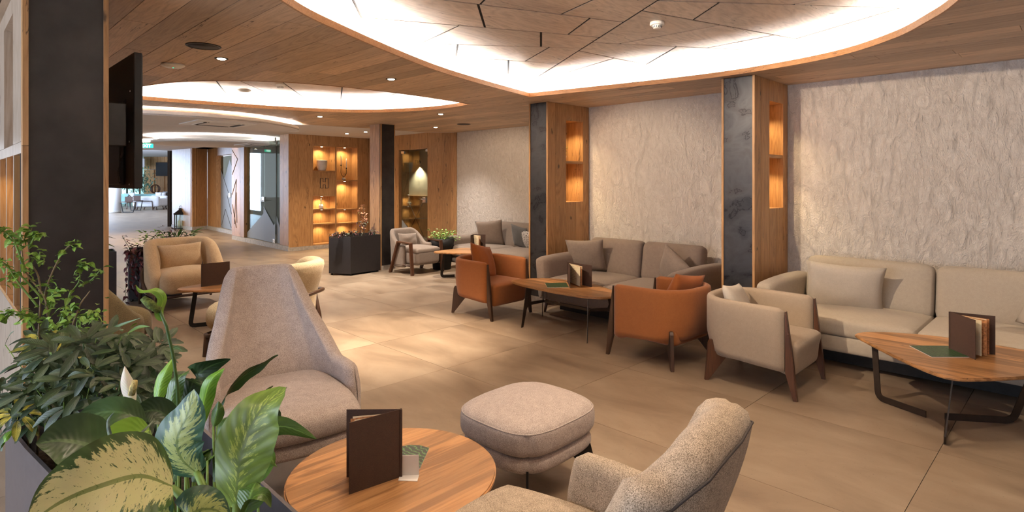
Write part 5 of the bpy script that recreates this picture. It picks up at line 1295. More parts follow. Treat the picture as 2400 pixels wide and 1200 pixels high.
# ================================================================== MENUS, LEAFLETS, CARD
deco = plain('menu_pattern', (0.40, 0.17, 0.06), 0.7, noise_amt=0.5, scale=90)
def menu(label, x, y, z, rz, hgt, wid, ang=0.65, pages=True, rivets=False, name='menu', ang2=None, txt=True):
    """two stiff covers standing upright, hinged at the spine; local: spine at origin, covers open along +x"""
    t = thing(name, label, 'menu', (x, y, z), rz, 'standing menus')
    for sg, nm in ((-1, 'cover'), (1, 'cover')):
        a = ang / 2 * sg; c_, s_ = math.cos(a), math.sin(a); n = (-s_ * 0.0015, c_ * 0.0015)
        prism(nm, [(0 - n[0], 0 - n[1]), (c_ * wid - n[0], s_ * wid - n[1]), (c_ * wid + n[0], s_ * wid + n[1]), (n[0], n[1])], 0, hgt, M['cover_brown'], t)
    prism('spine', [(-0.004, -0.007), (0.004, -0.007), (0.004, 0.007), (-0.004, 0.007)], 0, hgt, M['cover_brown'], t)
    if pages:
        for k, (a, m_, wf) in enumerate(((-0.18 * ang, M['paper'], 0.86), (-0.02 * ang, deco, 0.9), (0.12 * ang, M['paper'], 0.84), (0.22 * ang, deco, 0.88)) if (rivets or not txt) else ((-0.02 * ang, M['paper'], 0.90), (0.03 * ang, deco, 0.92), (0.16 * ang, M['paper'], 0.82))):
            c_, s_ = math.cos(a), math.sin(a); n = (-s_ * 0.0005, c_ * 0.0005)
            pg_ = prism('page', [(0.006 - n[0], -n[1]), (c_ * wid * wf - n[0], s_ * wid * wf - n[1]), (c_ * wid * wf + n[0], s_ * wid * wf + n[1]), (0.006 + n[0], n[1])], 0.012, hgt * 0.95, m_, t)
            if m_ is M['paper'] and txt:
                for j in range(9):
                    z_ = hgt * (0.85 - j * 0.075); w0, w1 = wid * wf * 0.25, wid * wf * (0.5 + 0.25 * ((j * 7) % 5) / 5)
                    for sg in (-1, 1):
                        o_ = 0.0012 * sg
                        prism('text_line', [(c_ * w0 - s_ * o_, s_ * w0 + c_ * o_), (c_ * w1 - s_ * o_, s_ * w1 + c_ * o_), (c_ * w1 - s_ * (o_ + .0002), s_ * w1 + c_ * (o_ + .0002)), (c_ * w0 - s_ * (o_ + .0002), s_ * w0 + c_ * (o_ + .0002))], z_, z_ + 0.0025, M['ink'], pg_)
    if rivets:
        for z_ in (0.07, 0.16):
            a = -ang / 2; c_, s_ = math.cos(a), math.sin(a)
            o = part('rivet', tube_me([(c_ * 0.012 + s_ * 0.001, s_ * 0.012 - c_ * 0.001, z_), (c_ * 0.012 + s_ * 0.0035, s_ * 0.012 - c_ * 0.0035, z_)], 0.0035, 10), M['brass'], t)
    return t
def leaflet_mat():
    m, t, b = nt('leaflet_print', 0.35); tc = nd(t, 'ShaderNodeTexCoord'); mp = nd(t, 'ShaderNodeMapping', {'Vector': tc.outputs['Object'], 'Scale': (14, 24, 1)})
    wv = nd(t, 'ShaderNodeTexWave', {'Vector': mp.outputs[0], 'Scale': 1.0, 'Distortion': 9.0, 'Detail': 3})
    t.links.new(ramp(t, wv.outputs[0], [(0.45, (0.012, 0.018, 0.014)), (0.8, (0.02, 0.06, 0.025)), (0.97, (0.09, 0.22, 0.07))]), b.inputs['Base Color']); return m
M['leaflet'] = leaflet_mat()
def leaflet(label, pts, z):
    c = (sum(p[0] for p in pts) / len(pts), sum(p[1] for p in pts) / len(pts)); t = thing('leaflet', label, 'leaflet', (c[0], c[1], z), 0, 'green printed leaflets')
    q = [(p[0] - c[0], p[1] - c[1]) for p in pts]
    prism('pages', [(a * 0.995, b * 0.995) for a, b in q], 0.0004, 0.004, M['paper_white'], t); prism('cover', q, 0.0041, 0.0048, M['leaflet'], t)
def PZ(u, v, z):
    """world point at height z seen at frame position u, v (used once to read positions off the photo)"""
    d = (z - 1.65) * 1362.16 / (425.8 - v); q = PW_(u, v, d); return (q.x, q.y)
# front table
a = PZ(940, 1117, 0.45); b = PZ(818, 1159, 0.45)
rz = math.atan2(b[1] - a[1], b[0] - a[0]); wd = math.hypot(b[0] - a[0], b[1] - a[1])
menu('large dark brown menu standing open on the round table', a[0], a[1], 0.45, rz - 0.32, 0.275, wd, 0.64, rivets=True)
p = [PZ(u, v, 0.45) for u, v in ((951, 1106), (982, 1106), (982, 1118), (976, 1128), (934, 1127))]
p0 = PZ(937, 1116, 0.45); p1 = PZ(982, 1114, 0.45); pf0 = PZ(933, 1127, 0.45); pf1 = PZ(978, 1129, 0.45)
cd = thing('card_stand', 'white folded card stand beside the front menu', 'card stand', (p0[0], p0[1], 0.45)); R0 = lambda q: (q[0] - p0[0], q[1] - p0[1])
prism('foot', [R0(p0), R0(p1), R0(pf1), R0(pf0)], 0.0, 0.0025, M['paper_white'], cd)
q0, q1 = R0(p0), R0(p1); dx, dy = (q0[0] - R0(pf0)[0]), (q0[1] - R0(pf0)[1]); lb = 0.12
V = [(q0[0], q0[1], 0.0), (q1[0], q1[1], 0.0), (q1[0] - dx * lb, q1[1] - dy * lb, 0.085), (q0[0] - dx * lb, q0[1] - dy * lb, 0.085)]; V += [(v[0] + dx * 0.05, v[1] + dy * 0.05, v[2]) for v in V]
part('upright', mesh(V, [(0, 1, 2, 3), (7, 6, 5, 4), (0, 4, 5, 1), (1, 5, 6, 2), (2, 6, 7, 3), (3, 7, 4, 0)]), M['paper_white'], cd)
leaflet('dark green leaf-print leaflet on the round table behind the card', [PZ(u, v, 0.45) for u, v in ((925, 1052), (960, 1045), (985, 1046), (1006, 1052), (985, 1098), (970, 1112), (928, 1104))], 0.45)
# right leaf table
a = PZ(2288, 843, 0.44); b = PZ(2226, 820, 0.44); c = PZ(2330, 832, 0.44)
def menu_v(label, spine, e1, e2, z, hgt, **k):
    a1 = math.atan2(e1[1] - spine[1], e1[0] - spine[0]); a2 = math.atan2(e2[1] - spine[1], e2[0] - spine[0])
    d = (a2 - a1 + PI) % (2 * PI) - PI; wd = (math.hypot(e1[0] - spine[0], e1[1] - spine[1]) + math.hypot(e2[0] - spine[0], e2[1] - spine[1])) / 2
    return menu(label, spine[0], spine[1], z, a1 + d / 2, hgt, wd, abs(d), **k)
menu_v('dark brown menu standing on the leaf-shaped table at the right', PZ(2226, 818, 0.44), PZ(2288, 844, 0.44), PZ(2330, 831, 0.44), 0.44, 0.27, txt=False)
leaflet('dark green leaflet lying on the leaf-shaped table at the right', [PZ(u, v, 0.44) for u, v in ((2131, 811), (2225, 812), (2272, 838), (2184, 838))], 0.44)
menu_v('brown menu with cream pages standing on the pointed oval table', PZ(1331, 662, 0.45), PZ(1337, 678, 0.45), PZ(1379, 671, 0.45), 0.45, 0.245)
leaflet('dark green leaflet lying on the pointed oval table', [PZ(u, v, 0.45) for u, v in ((1277, 664), (1327, 663), (1333, 674), (1283, 675))], 0.45)
menu_v('dark brown menu standing on the table between the club chairs', PZ(473, 672, 0.45), PZ(523, 666, 0.45), PZ(476, 660, 0.45), 0.45, 0.26, pages=False)
menu_v('brown menu standing on the triangular table behind the left orange armchair', PZ(1110, 583, 0.45), PZ(1102, 587, 0.45), PZ(1134, 584, 0.45), 0.45, 0.26)

# ================================================================== OBJECTS IN NICHES, LANTERN
nz1, nz2 = 1.94, 1.367
t = thing('succulent', 'small green succulent in the upper niche of the left steel column', 'plant', (6.27, 5.24, nz1 + .001))
lathe('pot', [(0.001, 0), (0.035, 0), (0.045, 0.07), (0.04, 0.07), (0.001, 0.06)], M['ceramic'], t, None, 16)
lfm = leaf_me(0.06, 0.03, -0.2, 0.3, 4)
rr = random.Random(9)
for k in range(22):
    a = rr.uniform(0, 6.28); part('leaf', lfm, L['lime'], t, (0.02 * math.cos(a), 0.02 * math.sin(a), 0.07 + 0.005 * k), (0, -rr.uniform(0.2, 1.0), a))
def gvase(label, x, y, z, r):
    t = thing('glass_vase', label, 'vase', (x, y, z + .001)); lathe('bowl', [(0.02, 0), (r * 0.6, 0.005), (r * 0.95, r * 0.6), (r, r), (r * 0.9, r * 1.5), (r * 0.5, r * 1.9), (r * 0.45, r * 2.05), (r * 0.42, r * 2.0), (r * 0.85, r * 1.5), (r * .95, r), (r * 0.9, r * .6), (0.02, 0.01)], M['glass_amber'], t, None, 24)
gvase('round amber glass vase in the lower niche of the left steel column', 6.25, 5.27, nz2, 0.066)
gvase('round amber glass vase in the upper niche of the right steel column', 6.25, 2.50, nz1, 0.068)
t = thing('dish_with_leaves', 'small dish with green leaves in the lower niche of the right steel column', 'dish', (6.25, 2.48, nz2 + .001))
lathe('stem', [(0.03, 0), (0.008, 0.02), (0.008, 0.09), (0.045, 0.105), (0.048, 0.115), (0.001, 0.11)], M['ceramic'], t, None, 18)
for k in range(12):
    a = rr.uniform(0, 6.28); part('leaf', lfm, L['dark'], t, (0.02 * math.cos(a), 0.02 * math.sin(a), 0.115), (0, -0.15, a))
# shelving of the niche wall
t = thing('grooved_pot', 'grooved cream ceramic pot on the top left shelf of the niche wall', 'pot', (6.60 + 0.31, YB + 0.13, 1.926)); pr_ = [(0.001, 0), (0.085, 0)]
for k in range(22): z_ = 0.005 + k * 0.0117; pr_.append((0.09 + 0.04 * math.sin(min(1, k / 14) * PI / 2) + (0.004 if k % 2 else -0.003), z_))
part('body', lathe_me(pr_ + [(0.108, 0.262), (0.10, 0.26), (0.001, 0.1)], 28), M['ceramic'], t)
t = thing('candelabra', 'black two-armed candle holder with white candles on the niche wall', 'candle holder', (6.60 + 0.90, YB + 0.12, 1.691))
lathe('foot', [(0.001, 0), (0.045, 0), (0.045, 0.06), (0.001, 0.06)], M['concrete'], t); tube('arms', bez([(-0.075, 0, 0.36), (-0.075, 0, 0.17), (0, 0, 0.09), (0.075, 0, 0.17), (0.075, 0, 0.29)], 8), 0.006, M['black_metal'], t); tube('stem', [(0, 0, 0.06), (0, 0, 0.095)], 0.006, M['black_metal'], t)
for x_, z_ in ((-0.075, 0.36), (0.075, 0.29)): lathe('candle_cup', [(0.001, 0), (0.016, 0), (0.016, 0.03), (0.001, 0.03)], M['black_metal'], t, (x_, 0, z_)); lathe('candle', [(0.001, 0), (0.012, 0), (0.011, 0.22), (0.002, 0.235)], M['candle'], t, (x_, 0, z_ + .03))
t = thing('ring_candle_holder', 'white stacked-ring candle holder with a candle in the middle left niche', 'candle holder', (6.60 + 0.28, YB + 0.12, 0.981))
lathe('rings', [(0.001, 0), (0.05, 0), (0.055, 0.02), (0.045, 0.03), (0.058, 0.045), (0.06, 0.07), (0.045, 0.08), (0.035, 0.11), (0.001, 0.11)], M['candle'], t); lathe('candle', [(0.001, 0), (0.013, 0), (0.012, 0.13), (0.001, 0.14)], M['candle'], t, (0, 0, 0.11))
q = PW_(424, 0, 20.3); t = thing('lantern', 'black floor lantern with white candles by the lobby entrance', 'lantern', (q.x, q.y, 0), -YAW + 0.35)
box('base', -0.19, 0.19, -0.19, 0.19, 0, 0.04, M['black_metal'], t)
for sx in (-1, 1):
    for sy in (-1, 1): box('post', sx * 0.165 - .014, sx * 0.165 + .014, sy * 0.165 - .014, sy * 0.165 + .014, 0.04, 0.50, M['black_metal'], t)
box('top_frame', -0.19, 0.19, -0.19, 0.19, 0.50, 0.53, M['black_metal'], t)
bm = bmesh.new(); bmesh.ops.create_cone(bm, cap_ends=True, segments=4, radius1=0.30, radius2=0.10, depth=0.13); bmesh.ops.rotate(bm, matrix=Matrix.Rotation(PI / 4, 3, 'Z'), verts=bm.verts); bmesh.ops.translate(bm, vec=(0, 0, 0.595), verts=bm.verts); part('roof', from_bm(bm), M['black_metal'], t)
box('chimney', -0.06, 0.06, -0.06, 0.06, 0.66, 0.72, M['black_metal'], t); tube('ring', [(0.045 * math.cos(a_ * PI / 6), 0, 0.765 + 0.045 * math.sin(a_ * PI / 6)) for a_ in range(12)], 0.008, M['black_metal'], t, 6, True)
for x_, y_, h_ in ((-0.05, -0.05, 0.26), (0.06, -0.02, 0.17), (0.0, 0.07, 0.20)): lathe('candle', [(0.001, 0), (0.05, 0), (0.05, h_), (0.001, h_)], M['candle'], t, (x_, y_, 0.04), 16)
box('pane', -0.165, 0.165, -0.168, -0.166, 0.04, 0.50, M['pane'], t)

# ================================================================== PLANTERS
def planter(label, pts, h_, mat, lift=0.03, soil=0.10, th=0.012, group='angular metal planters'):
    c = (sum(p[0] for p in pts) / len(pts), sum(p[1] for p in pts) / len(pts)); t = thing('planter', label, 'planter', (c[0], c[1], 0), 0, group)
    q = [(p[0] - c[0], p[1] - c[1]) for p in pts]
    part('shell', ring_me([(0, lift), (0, h_), (-th, h_), (-th, lift)], q), mat, t)
    prism('soil', offs(q, -th - 0.001), lift, h_ - soil, M['soil'], t)
    for p in q: lathe('foot', [(0.001, 0), (0.02, 0), (0.02, lift), (0.001, lift)], M['black_metal'], t, (p[0] * 0.88, p[1] * 0.88, 0), 10)
    return t
FPL = [(0.215, 3.08), (0.765, 3.08), (0.765, 0.95), (0.42, 0.95), (0.30, 2.30), (0.245, 2.75)]
planter('long grey metal planter in the left foreground', FPL, 0.68, M['planter_grey'], soil=0.14)
box('divider', 0.50, 0.506, 0.97, 2.2, 0.40, 0.60, M['planter_grey'], None); o = bpy.data.objects['divider']; o.parent = bpy.data.objects['planter']; o.matrix_parent_inverse = bpy.data.objects['planter'].matrix_world.inverted() if False else Matrix.Translation(-Vector(bpy.data.objects['planter'].location))
planter('anthracite planter in front of the square column', [(4.99, 9.55), (5.21, 9.19), (5.86, 9.26), (5.90, 9.72), (5.45, 9.95)], 0.68, M['anthracite'])
qa = [PZ(u, v, 0.66) for u, v in ((302, 592), (350, 602))]
planter('brown planter with trailing purple plants behind the mustard chair', [(1.93, 9.35), (2.55, 9.20), (2.70, 9.75), (2.02, 9.85)], 0.70, M['anthracite'])
planter('brown planter at the column edge beside the trailing plants', [(1.10, 9.40), (1.80, 9.40), (1.85, 9.85), (1.15, 9.9)], 0.70, M['anthracite'])
planter('long planter of dark green plants far behind the mustard chair', [tuple(PW_(u_, 0, d_))[:2] for u_, d_ in ((382, 10.5), (438, 10.5), (438, 10.95), (382, 10.95))], 0.62, M['anthracite'])
t = thing('round_pot', 'black round pot with green plants beside the rounded sofa', 'pot', (6.86, 8.72, 0)); lathe('pot', [(0.001, 0), (0.17, 0), (0.205, 0.42), (0.225, 0.43), (0.235, 0.58), (0.215, 0.58), (0.21, 0.50), (0.001, 0.50)], M['plastic_black'], t, None, 32)
# ================================================================== PLANTS
def blade_me(P, w_, side, n=12, fold=0.25, wave=0.0, shape=0.8, base=0.06, tipk=0.9):
    """leaf blade along the smooth curve through P; side = direction of its width"""
    C_ = bez(P, max(2, int(n / (len(P) - 1)) + 1)); N_ = len(C_) - 1; V = []; UV = []; Fc = []; K = 6
    sd0 = Vector(side).normalized()
    for i, c in enumerate(C_):
        s = i / N_; a, b = C_[max(0, i - 1)], C_[min(N_, i + 1)]; t_ = (b - a).normalized()
        sd = (sd0 - t_ * sd0.dot(t_)).normalized(); up = t_.cross(sd)
        wv = w_ / 2 * max(0.015, math.sin(PI * min(1.0, base + (1 - base) * s ** shape * 1.0)) ** tipk if s < 1 else 0.01)
        for j in range(K + 1):
            q = -1 + 2 * j / K
            V.append(c + sd * q * wv + up * (fold * abs(q) ** 1.3 * wv + wave * w_ * math.sin(s * 17 + (1 if q > 0 else 2.2)) * abs(q) ** 2)); UV.append((s, 0.5 + q / 2))
    for i in range(N_):
        for j in range(K): Fc.append((i * (K + 1) + j, (i + 1) * (K + 1) + j, (i + 1) * (K + 1) + j + 1, i * (K + 1) + j + 1))
    me = mesh(V, Fc, True); ul = me.uv_layers.new(name='UVMap')
    for lp_ in me.loops: ul.data[lp_.index].uv = UV[lp_.vertex_index]
    return me
def L3(*q): return [PW_(*p) for p in q]
def plant(label, x, y, z=0.54, name='potted_plant', cat='plant', group=None): return thing(name, label, cat, (x, y, z), 0, group)
def stemP(t, pts, r, mat, nm='stem'): 
    o_ = t.location; return tube(nm, [Vector(p) - o_ for p in pts], r, mat, t, 7)
def bladeP(t, pts, w_, side, mat, nm='leaf', **k):
    o_ = t.location; return part(nm, blade_me([Vector(p) - o_ for p in pts], w_, side, **k), mat, t)
RS = Vector((Rv.x, Rv.y, 0)); UP = Vector((0, 0, 1)); FS = Vector((Fv.x, Fv.y, 0))
# --- dumb cane with three big patterned leaves
b0 = PW_(470, 1250, 1.25); dc = plant('dumb cane with big cream and green patterned leaves in the front planter', b0.x, b0.y, 0.54, 'dumb_cane')
def from_soil(u, v, d): q = PW_(u, v, d); return Vector((q.x, q.y, 0.54))
sl = from_soil(500, 1300, 1.22)
bladeP(dc, L3((404, 1140, 1.215), (330, 1116, 1.14), (235, 1139, 1.04), (140, 1178, 0.98), (60, 1235, 0.93)), 0.165, (-0.25, 0.35, 0.9), L['dieff_cream'], n=24, fold=-0.20, wave=0.015, shape=0.75, base=0.05, tipk=0.7)
stemP(dc, [sl] + L3((455, 1210, 1.23), (430, 1168, 1.23), (402, 1142, 1.22)), [0.012, 0.011, 0.010, 0.007], M['stem_green'])
bladeP(dc, L3((462, 1110, 1.34), (425, 1075, 1.33), (415, 1030, 1.33), (440, 970, 1.34), (455, 912, 1.36)), 0.115, tuple(RS + UP * 0.25), L['dieff_half'], n=20, fold=0.16, wave=0.02, shape=0.95, base=0.10, tipk=0.75)
stemP(dc, [sl + Vector((0.02, 0.02, 0))] + L3((490, 1190, 1.30), (478, 1145, 1.33), (460, 1105, 1.34)), [0.011, 0.010, 0.009, 0.007], M['stem_green'])
bladeP(dc, L3((553, 1190, 1.40), (557, 1120, 1.40), (570, 1050, 1.41), (608, 965, 1.43), (672, 908, 1.46)), 0.15, tuple(RS + UP * 0.45), L['dieff_green'], n=22, fold=0.10, wave=0.03, shape=1.25, base=0.06, tipk=0.55)
stemP(dc, [from_soil(548, 1330, 1.36)] + L3((553, 1230, 1.39), (554, 1180, 1.40)), [0.012, 0.011, 0.009], M['stem_green'])
bladeP(dc, L3((395, 1225, 1.34), (345, 1190, 1.32), (310, 1195, 1.3), (262, 1225, 1.27)), 0.10, (-0.1, 0.4, 0.9), L['dieff_half'], n=12, fold=-0.2)
bladeP(dc, L3((430, 1240, 1.1), (455, 1200, 1.12), (505, 1195, 1.15), (545, 1225, 1.18)), 0.09, (0.5, 0.3, 0.5), L['dieff_half'], n=12, fold=-0.2)
# --- peace lily: long glossy leaves, spathes and spadices
b0 = PW_(430, 1130, 1.62); pl_ = plant('peace lily with long glossy leaves and a white flower in the front planter', b0.x, b0.y, 0.54, 'peace_lily')
def lily(pts, w_, side, mat='lily', fold=0.25, wave=0.02, soil=None, **k):
    P = L3(*pts); bladeP(pl_, P, w_, side, L[mat], n=14, fold=fold, wave=wave, shape=k.get('shape', 0.8), base=0.05, tipk=0.8)
    s0 = soil or (470, 1180, 1.60); q = from_soil(*s0); stemP(pl_, [q, (q + P[0]) / 2 + Vector((0, 0, 0.05)), P[0]], [0.005, 0.004, 0.003], M['stem_green'])
lily([(240, 1055, 1.38), (195, 1040, 1.36), (140, 1032, 1.33), (84, 1040, 1.30)], 0.13, (-0.1, 0.5, 0.85), 'dark', fold=-0.2, soil=(420, 1180, 1.5))
lily([(340, 995, 1.55), (290, 968, 1.52), (225, 970, 1.50), (148, 1015, 1.46)], 0.075, (-0.1, 0.5, 0.85), 'dark', fold=-0.25, soil=(450, 1160, 1.6))
lily([(420, 1000, 1.62), (375, 965, 1.60), (340, 965, 1.58), (312, 985, 1.56)], 0.07, (-0.1, 0.4, 0.9), 'dark', fold=-0.25, soil=(460, 1160, 1.65))
lily([(350, 1010, 1.50), (300, 1020, 1.46), (245, 1060, 1.42), (207, 1100, 1.38)], 0.085, (0.0, 0.5, 0.85), 'lily_bright', fold=-0.2, soil=(450, 1180, 1.5))
lily([(368, 945, 1.72), (374, 905, 1.73), (388, 870, 1.74), (405, 840, 1.76)], 0.045, tuple(RS), 'lily_bright', fold=0.5, soil=(380, 1100, 1.7))
lily([(438, 960, 1.70), (450, 900, 1.70), (485, 862, 1.70), (540, 842, 1.72)], 0.075, tuple(RS * 0.7 + UP), 'dark', fold=0.3, wave=0.05, soil=(470, 1140, 1.68))
lily([(468, 1000, 1.66), (478, 940, 1.66), (495, 890, 1.66), (528, 862, 1.68)], 0.045, tuple(RS), 'lily_bright', fold=0.5, wave=0.05, soil=(480, 1150, 1.66))
lily([(510, 960, 1.68), (545, 905, 1.70), (600, 862, 1.73), (652, 832, 1.77)], 0.042, tuple(RS * 0.6 + UP), 'dark', fold=0.35, wave=0.09, soil=(500, 1150, 1.64))
lily([(560, 1010, 1.62), (610, 1008, 1.64), (670, 1000, 1.67), (742, 1029, 1.70)], 0.06, (-0.3, 0.2, 0.95), 'lily', fold=-0.2, wave=0.03, soil=(520, 1170, 1.6))
lily([(512, 1030, 1.60), (530, 985, 1.61), (560, 955, 1.63), (575, 935, 1.65)], 0.05, tuple(RS * 0.7 + UP * 0.6), 'lily', fold=0.4, soil=(510, 1160, 1.58))
lily([(500, 1000, 1.60), (508, 965, 1.60), (512, 940, 1.61)], 0.035, tuple(RS), 'lily', fold=0.6, soil=(505, 1160, 1.58))
lily([(610, 990, 1.66), (635, 970, 1.67), (650, 972, 1.68), (662, 990, 1.69)], 0.03, (-0.3, 0.2, 0.95), 'dark', soil=(540, 1150, 1.62))
lily([(560, 1225, 1.35), (590, 1170, 1.37), (620, 1160, 1.38), (636, 1190, 1.40)], 0.035, tuple(RS * 0.3 + FS * 0.6 + UP * 0.3), 'lily', soil=(560, 1260, 1.4))
lily([(575, 1200, 1.36), (590, 1150, 1.38), (600, 1130, 1.40)], 0.07, tuple(RS), 'lily', soil=(570, 1260, 1.38))
for k in range(16):
    u = 350 + 17 * k; lily([(u, 1130 - (k % 3) * 25, 1.55), (u - 15 + (k * 13) % 40, 1070, 1.58), (u - 30 + (k * 29) % 70, 1040 + (k * 37) % 50, 1.6)], 0.045, tuple(RS + UP * (0.3 + (k % 3) * 0.3)), ('lily', 'dark', 'lily')[k % 3], soil=(u, 1200, 1.5))
lily([(545, 1020, 1.60), (575, 960, 1.63), (600, 930, 1.66), (640, 905, 1.70)], 0.04, tuple(RS * 0.6 + UP), 'lily', fold=0.35, wave=0.06, soil=(520, 1160, 1.6))
lily([(395, 985, 1.66), (402, 930, 1.67), (420, 885, 1.68), (452, 862, 1.70)], 0.05, tuple(RS * 0.8 + UP * 0.4), 'lily', fold=0.35, wave=0.05, soil=(430, 1140, 1.66))
lily([(545, 1090, 1.5), (590, 1060, 1.53), (625, 1065, 1.56), (650, 1095, 1.58)], 0.04, (-0.3, 0.2, 0.95), 'lily', fold=-0.2, wave=0.03, soil=(530, 1200, 1.5))
# white spathe and its spadix, a green spent flower on a tall stem
o_ = pl_.location
bladeP(pl_, L3((313, 950, 1.60), (303, 920, 1.60), (296, 890, 1.60), (292, 858, 1.61)), 0.034, tuple(RS + FS * 0.6), L['white'], 'spathe', n=14, fold=0.5, shape=0.9)
tube('spadix', [q - o_ for q in L3((308, 925, 1.585), (313, 905, 1.585), (317, 892, 1.585))], [0.0085, 0.009, 0.006], M['spadix'], pl_, 12)
stemP(pl_, [from_soil(380, 1110, 1.62)] + L3((330, 985, 1.60), (312, 948, 1.60)), [0.005, 0.004, 0.003], M['stem_green'])
stemP(pl_, [from_soil(420, 1150, 1.6)] + L3((420, 1000, 1.6), (415, 900, 1.6), (405, 830, 1.59), (390, 765, 1.58), (374, 728, 1.58)), [0.006, 0.005, 0.0045, 0.004, 0.004, 0.004], M['stem_dark'])
tube('spadix', [q - o_ for q in L3((374, 728, 1.58), (352, 713, 1.57), (334, 698, 1.565))], [0.010, 0.012, 0.008], M['spadix_green'], pl_, 12)
bladeP(pl_, L3((382, 752, 1.58), (374, 735, 1.58), (382, 700, 1.58), (362, 680, 1.57), (330, 682, 1.56), (318, 668, 1.555)), 0.026, tuple(FS * 0.8 + UP * 0.3 + RS * 0.5), L['lily_bright'], 'spathe', n=20, fold=0.3, shape=0.7)
for pts in (((275, 1075, 1.33), (262, 1040, 1.34), (252, 990, 1.36), (268, 965, 1.37)), ((290, 1070, 1.36), (310, 1035, 1.38), (345, 1000, 1.42), (360, 985, 1.44))):
    bladeP(pl_, L3(*pts), 0.010, tuple(RS), L['stripe'], 'dried_spathe', n=12, fold=0.4)
# --- umbrella tree: palmate leaves, each a part sharing one of four meshes
def palm_me(nl, ll, lw, seed, droop):
    r_ = random.Random(seed); bm = bmesh.new(); uvl = bm.loops.layers.uv.new('UVMap')
    for k in range(nl):
        a = 2 * PI * k / nl + r_.uniform(-0.15, 0.15); l_ = ll * r_.uniform(0.8, 1.1); n = 4; pet = 0.022; rows = []
        for i in range(n + 1):
            s = i / n; x = pet + l_ * s; wv = lw / 2 * max(0.03, math.sin(PI * min(1, 0.04 + 0.93 * s ** 1.1)) ** 0.6); z = -droop * l_ * s * s + 0.01 * math.sin(a * 3)
            rows.append([bm.verts.new((x * math.cos(a) - c * wv * math.sin(a), x * math.sin(a) + c * wv * math.cos(a), z + abs(c) * wv * 0.35)) for c in (-1, 0, 1)])
        for i in range(n):
            for j in range(2):
                f_ = bm.faces.new((rows[i][j], rows[i + 1][j], rows[i + 1][j + 1], rows[i][j + 1]))
                for lp_, (s_, c_) in zip(f_.loops, ((i, j), (i + 1, j), (i + 1, j + 1), (i, j + 1))): lp_[uvl].uv = (s_ / n, c_ / 2)
        a2 = [(0, 0, 0.0), (pet * math.cos(a), pet * math.sin(a), 0)]
        v0 = bm.verts.new((0, 0, 0)); v1 = bm.verts.new((pet * 1.2 * math.cos(a) + 0.0012, pet * 1.2 * math.sin(a), 0)); v2 = bm.verts.new((pet * 1.2 * math.cos(a) - 0.0012, pet * 1.2 * math.sin(a), 0.001)); bm.faces.new((v0, v1, v2))
    return from_bm(bm, True)
pm = {}
for nm in ('scheff', 'scheff_y'):
    pm[nm] = []
    for s in range(4):
        me = palm_me(7 + s % 2, 0.080, 0.026, s, 0.05 + 0.12 * s); me.materials.append(L[nm]); pm[nm].append(me)
c0 = PW_(215, 880, 2.12); ut = plant('bushy umbrella tree with dark and yellow-splashed leaves in the front planter', c0.x, c0.y, 0.54, 'umbrella_tree')
ru = random.Random(21)
for k in range(115):
    th = ru.uniform(0, 2 * PI); zz = ru.uniform(-0.45, 1.0); rr_ = math.sqrt(max(0, 1 - zz * zz * 0.8))
    uu = 215 + 220 * rr_ * math.cos(th) * ru.uniform(0.55, 1.0); vv = 920 - 145 * zz + ru.uniform(-15, 25) - (12 if uu > 300 else 0); dd = 2.08 - 0.32 * rr_ * math.sin(th) * (1 if k % 4 else 0.3)
    p = PW_(uu, vv, dd) 
    if p.z < 0.66 or p.x < 0.1 or (p.x > 0.86): continue
    nm = 'scheff_y' if ru.random() < 0.05 else 'scheff'
    out = (p - Vector((c0.x, c0.y, 0.75))).normalized(); up = (out * 0.3 + (Vector((0, 0, 1.65)) - p).normalized() * 0.5 + Vector((ru.uniform(-.5, .5), ru.uniform(-.5, .5), 0.6))).normalized()
    o = part('leaf', ru.choice(pm[nm]), None, ut); o.matrix_local = Matrix.Translation(p - ut.location) @ up.to_track_quat('Z', 'Y').to_matrix().to_4x4() @ Matrix.Rotation(ru.uniform(0, 6.28), 4, 'Z') @ Matrix.Scale(ru.uniform(0.75, 1.12), 4)
    if k % 5 == 0: stemP(ut, [Vector((c0.x + ru.uniform(-.1, .1), c0.y + ru.uniform(-.1, .1), 0.54)), (p + Vector((c0.x, c0.y, 0.7))) / 2, p], [0.006, 0.004, 0.002], M['stem_dark'])
    elif k % 2 and p.x > 0.27: q = p + Vector((ru.uniform(-.04, .04), ru.uniform(-.04, .04), -0.09)); stemP(ut, [q, p], [0.002, 0.0015], M['stem_green'], 'leaf_stalk')
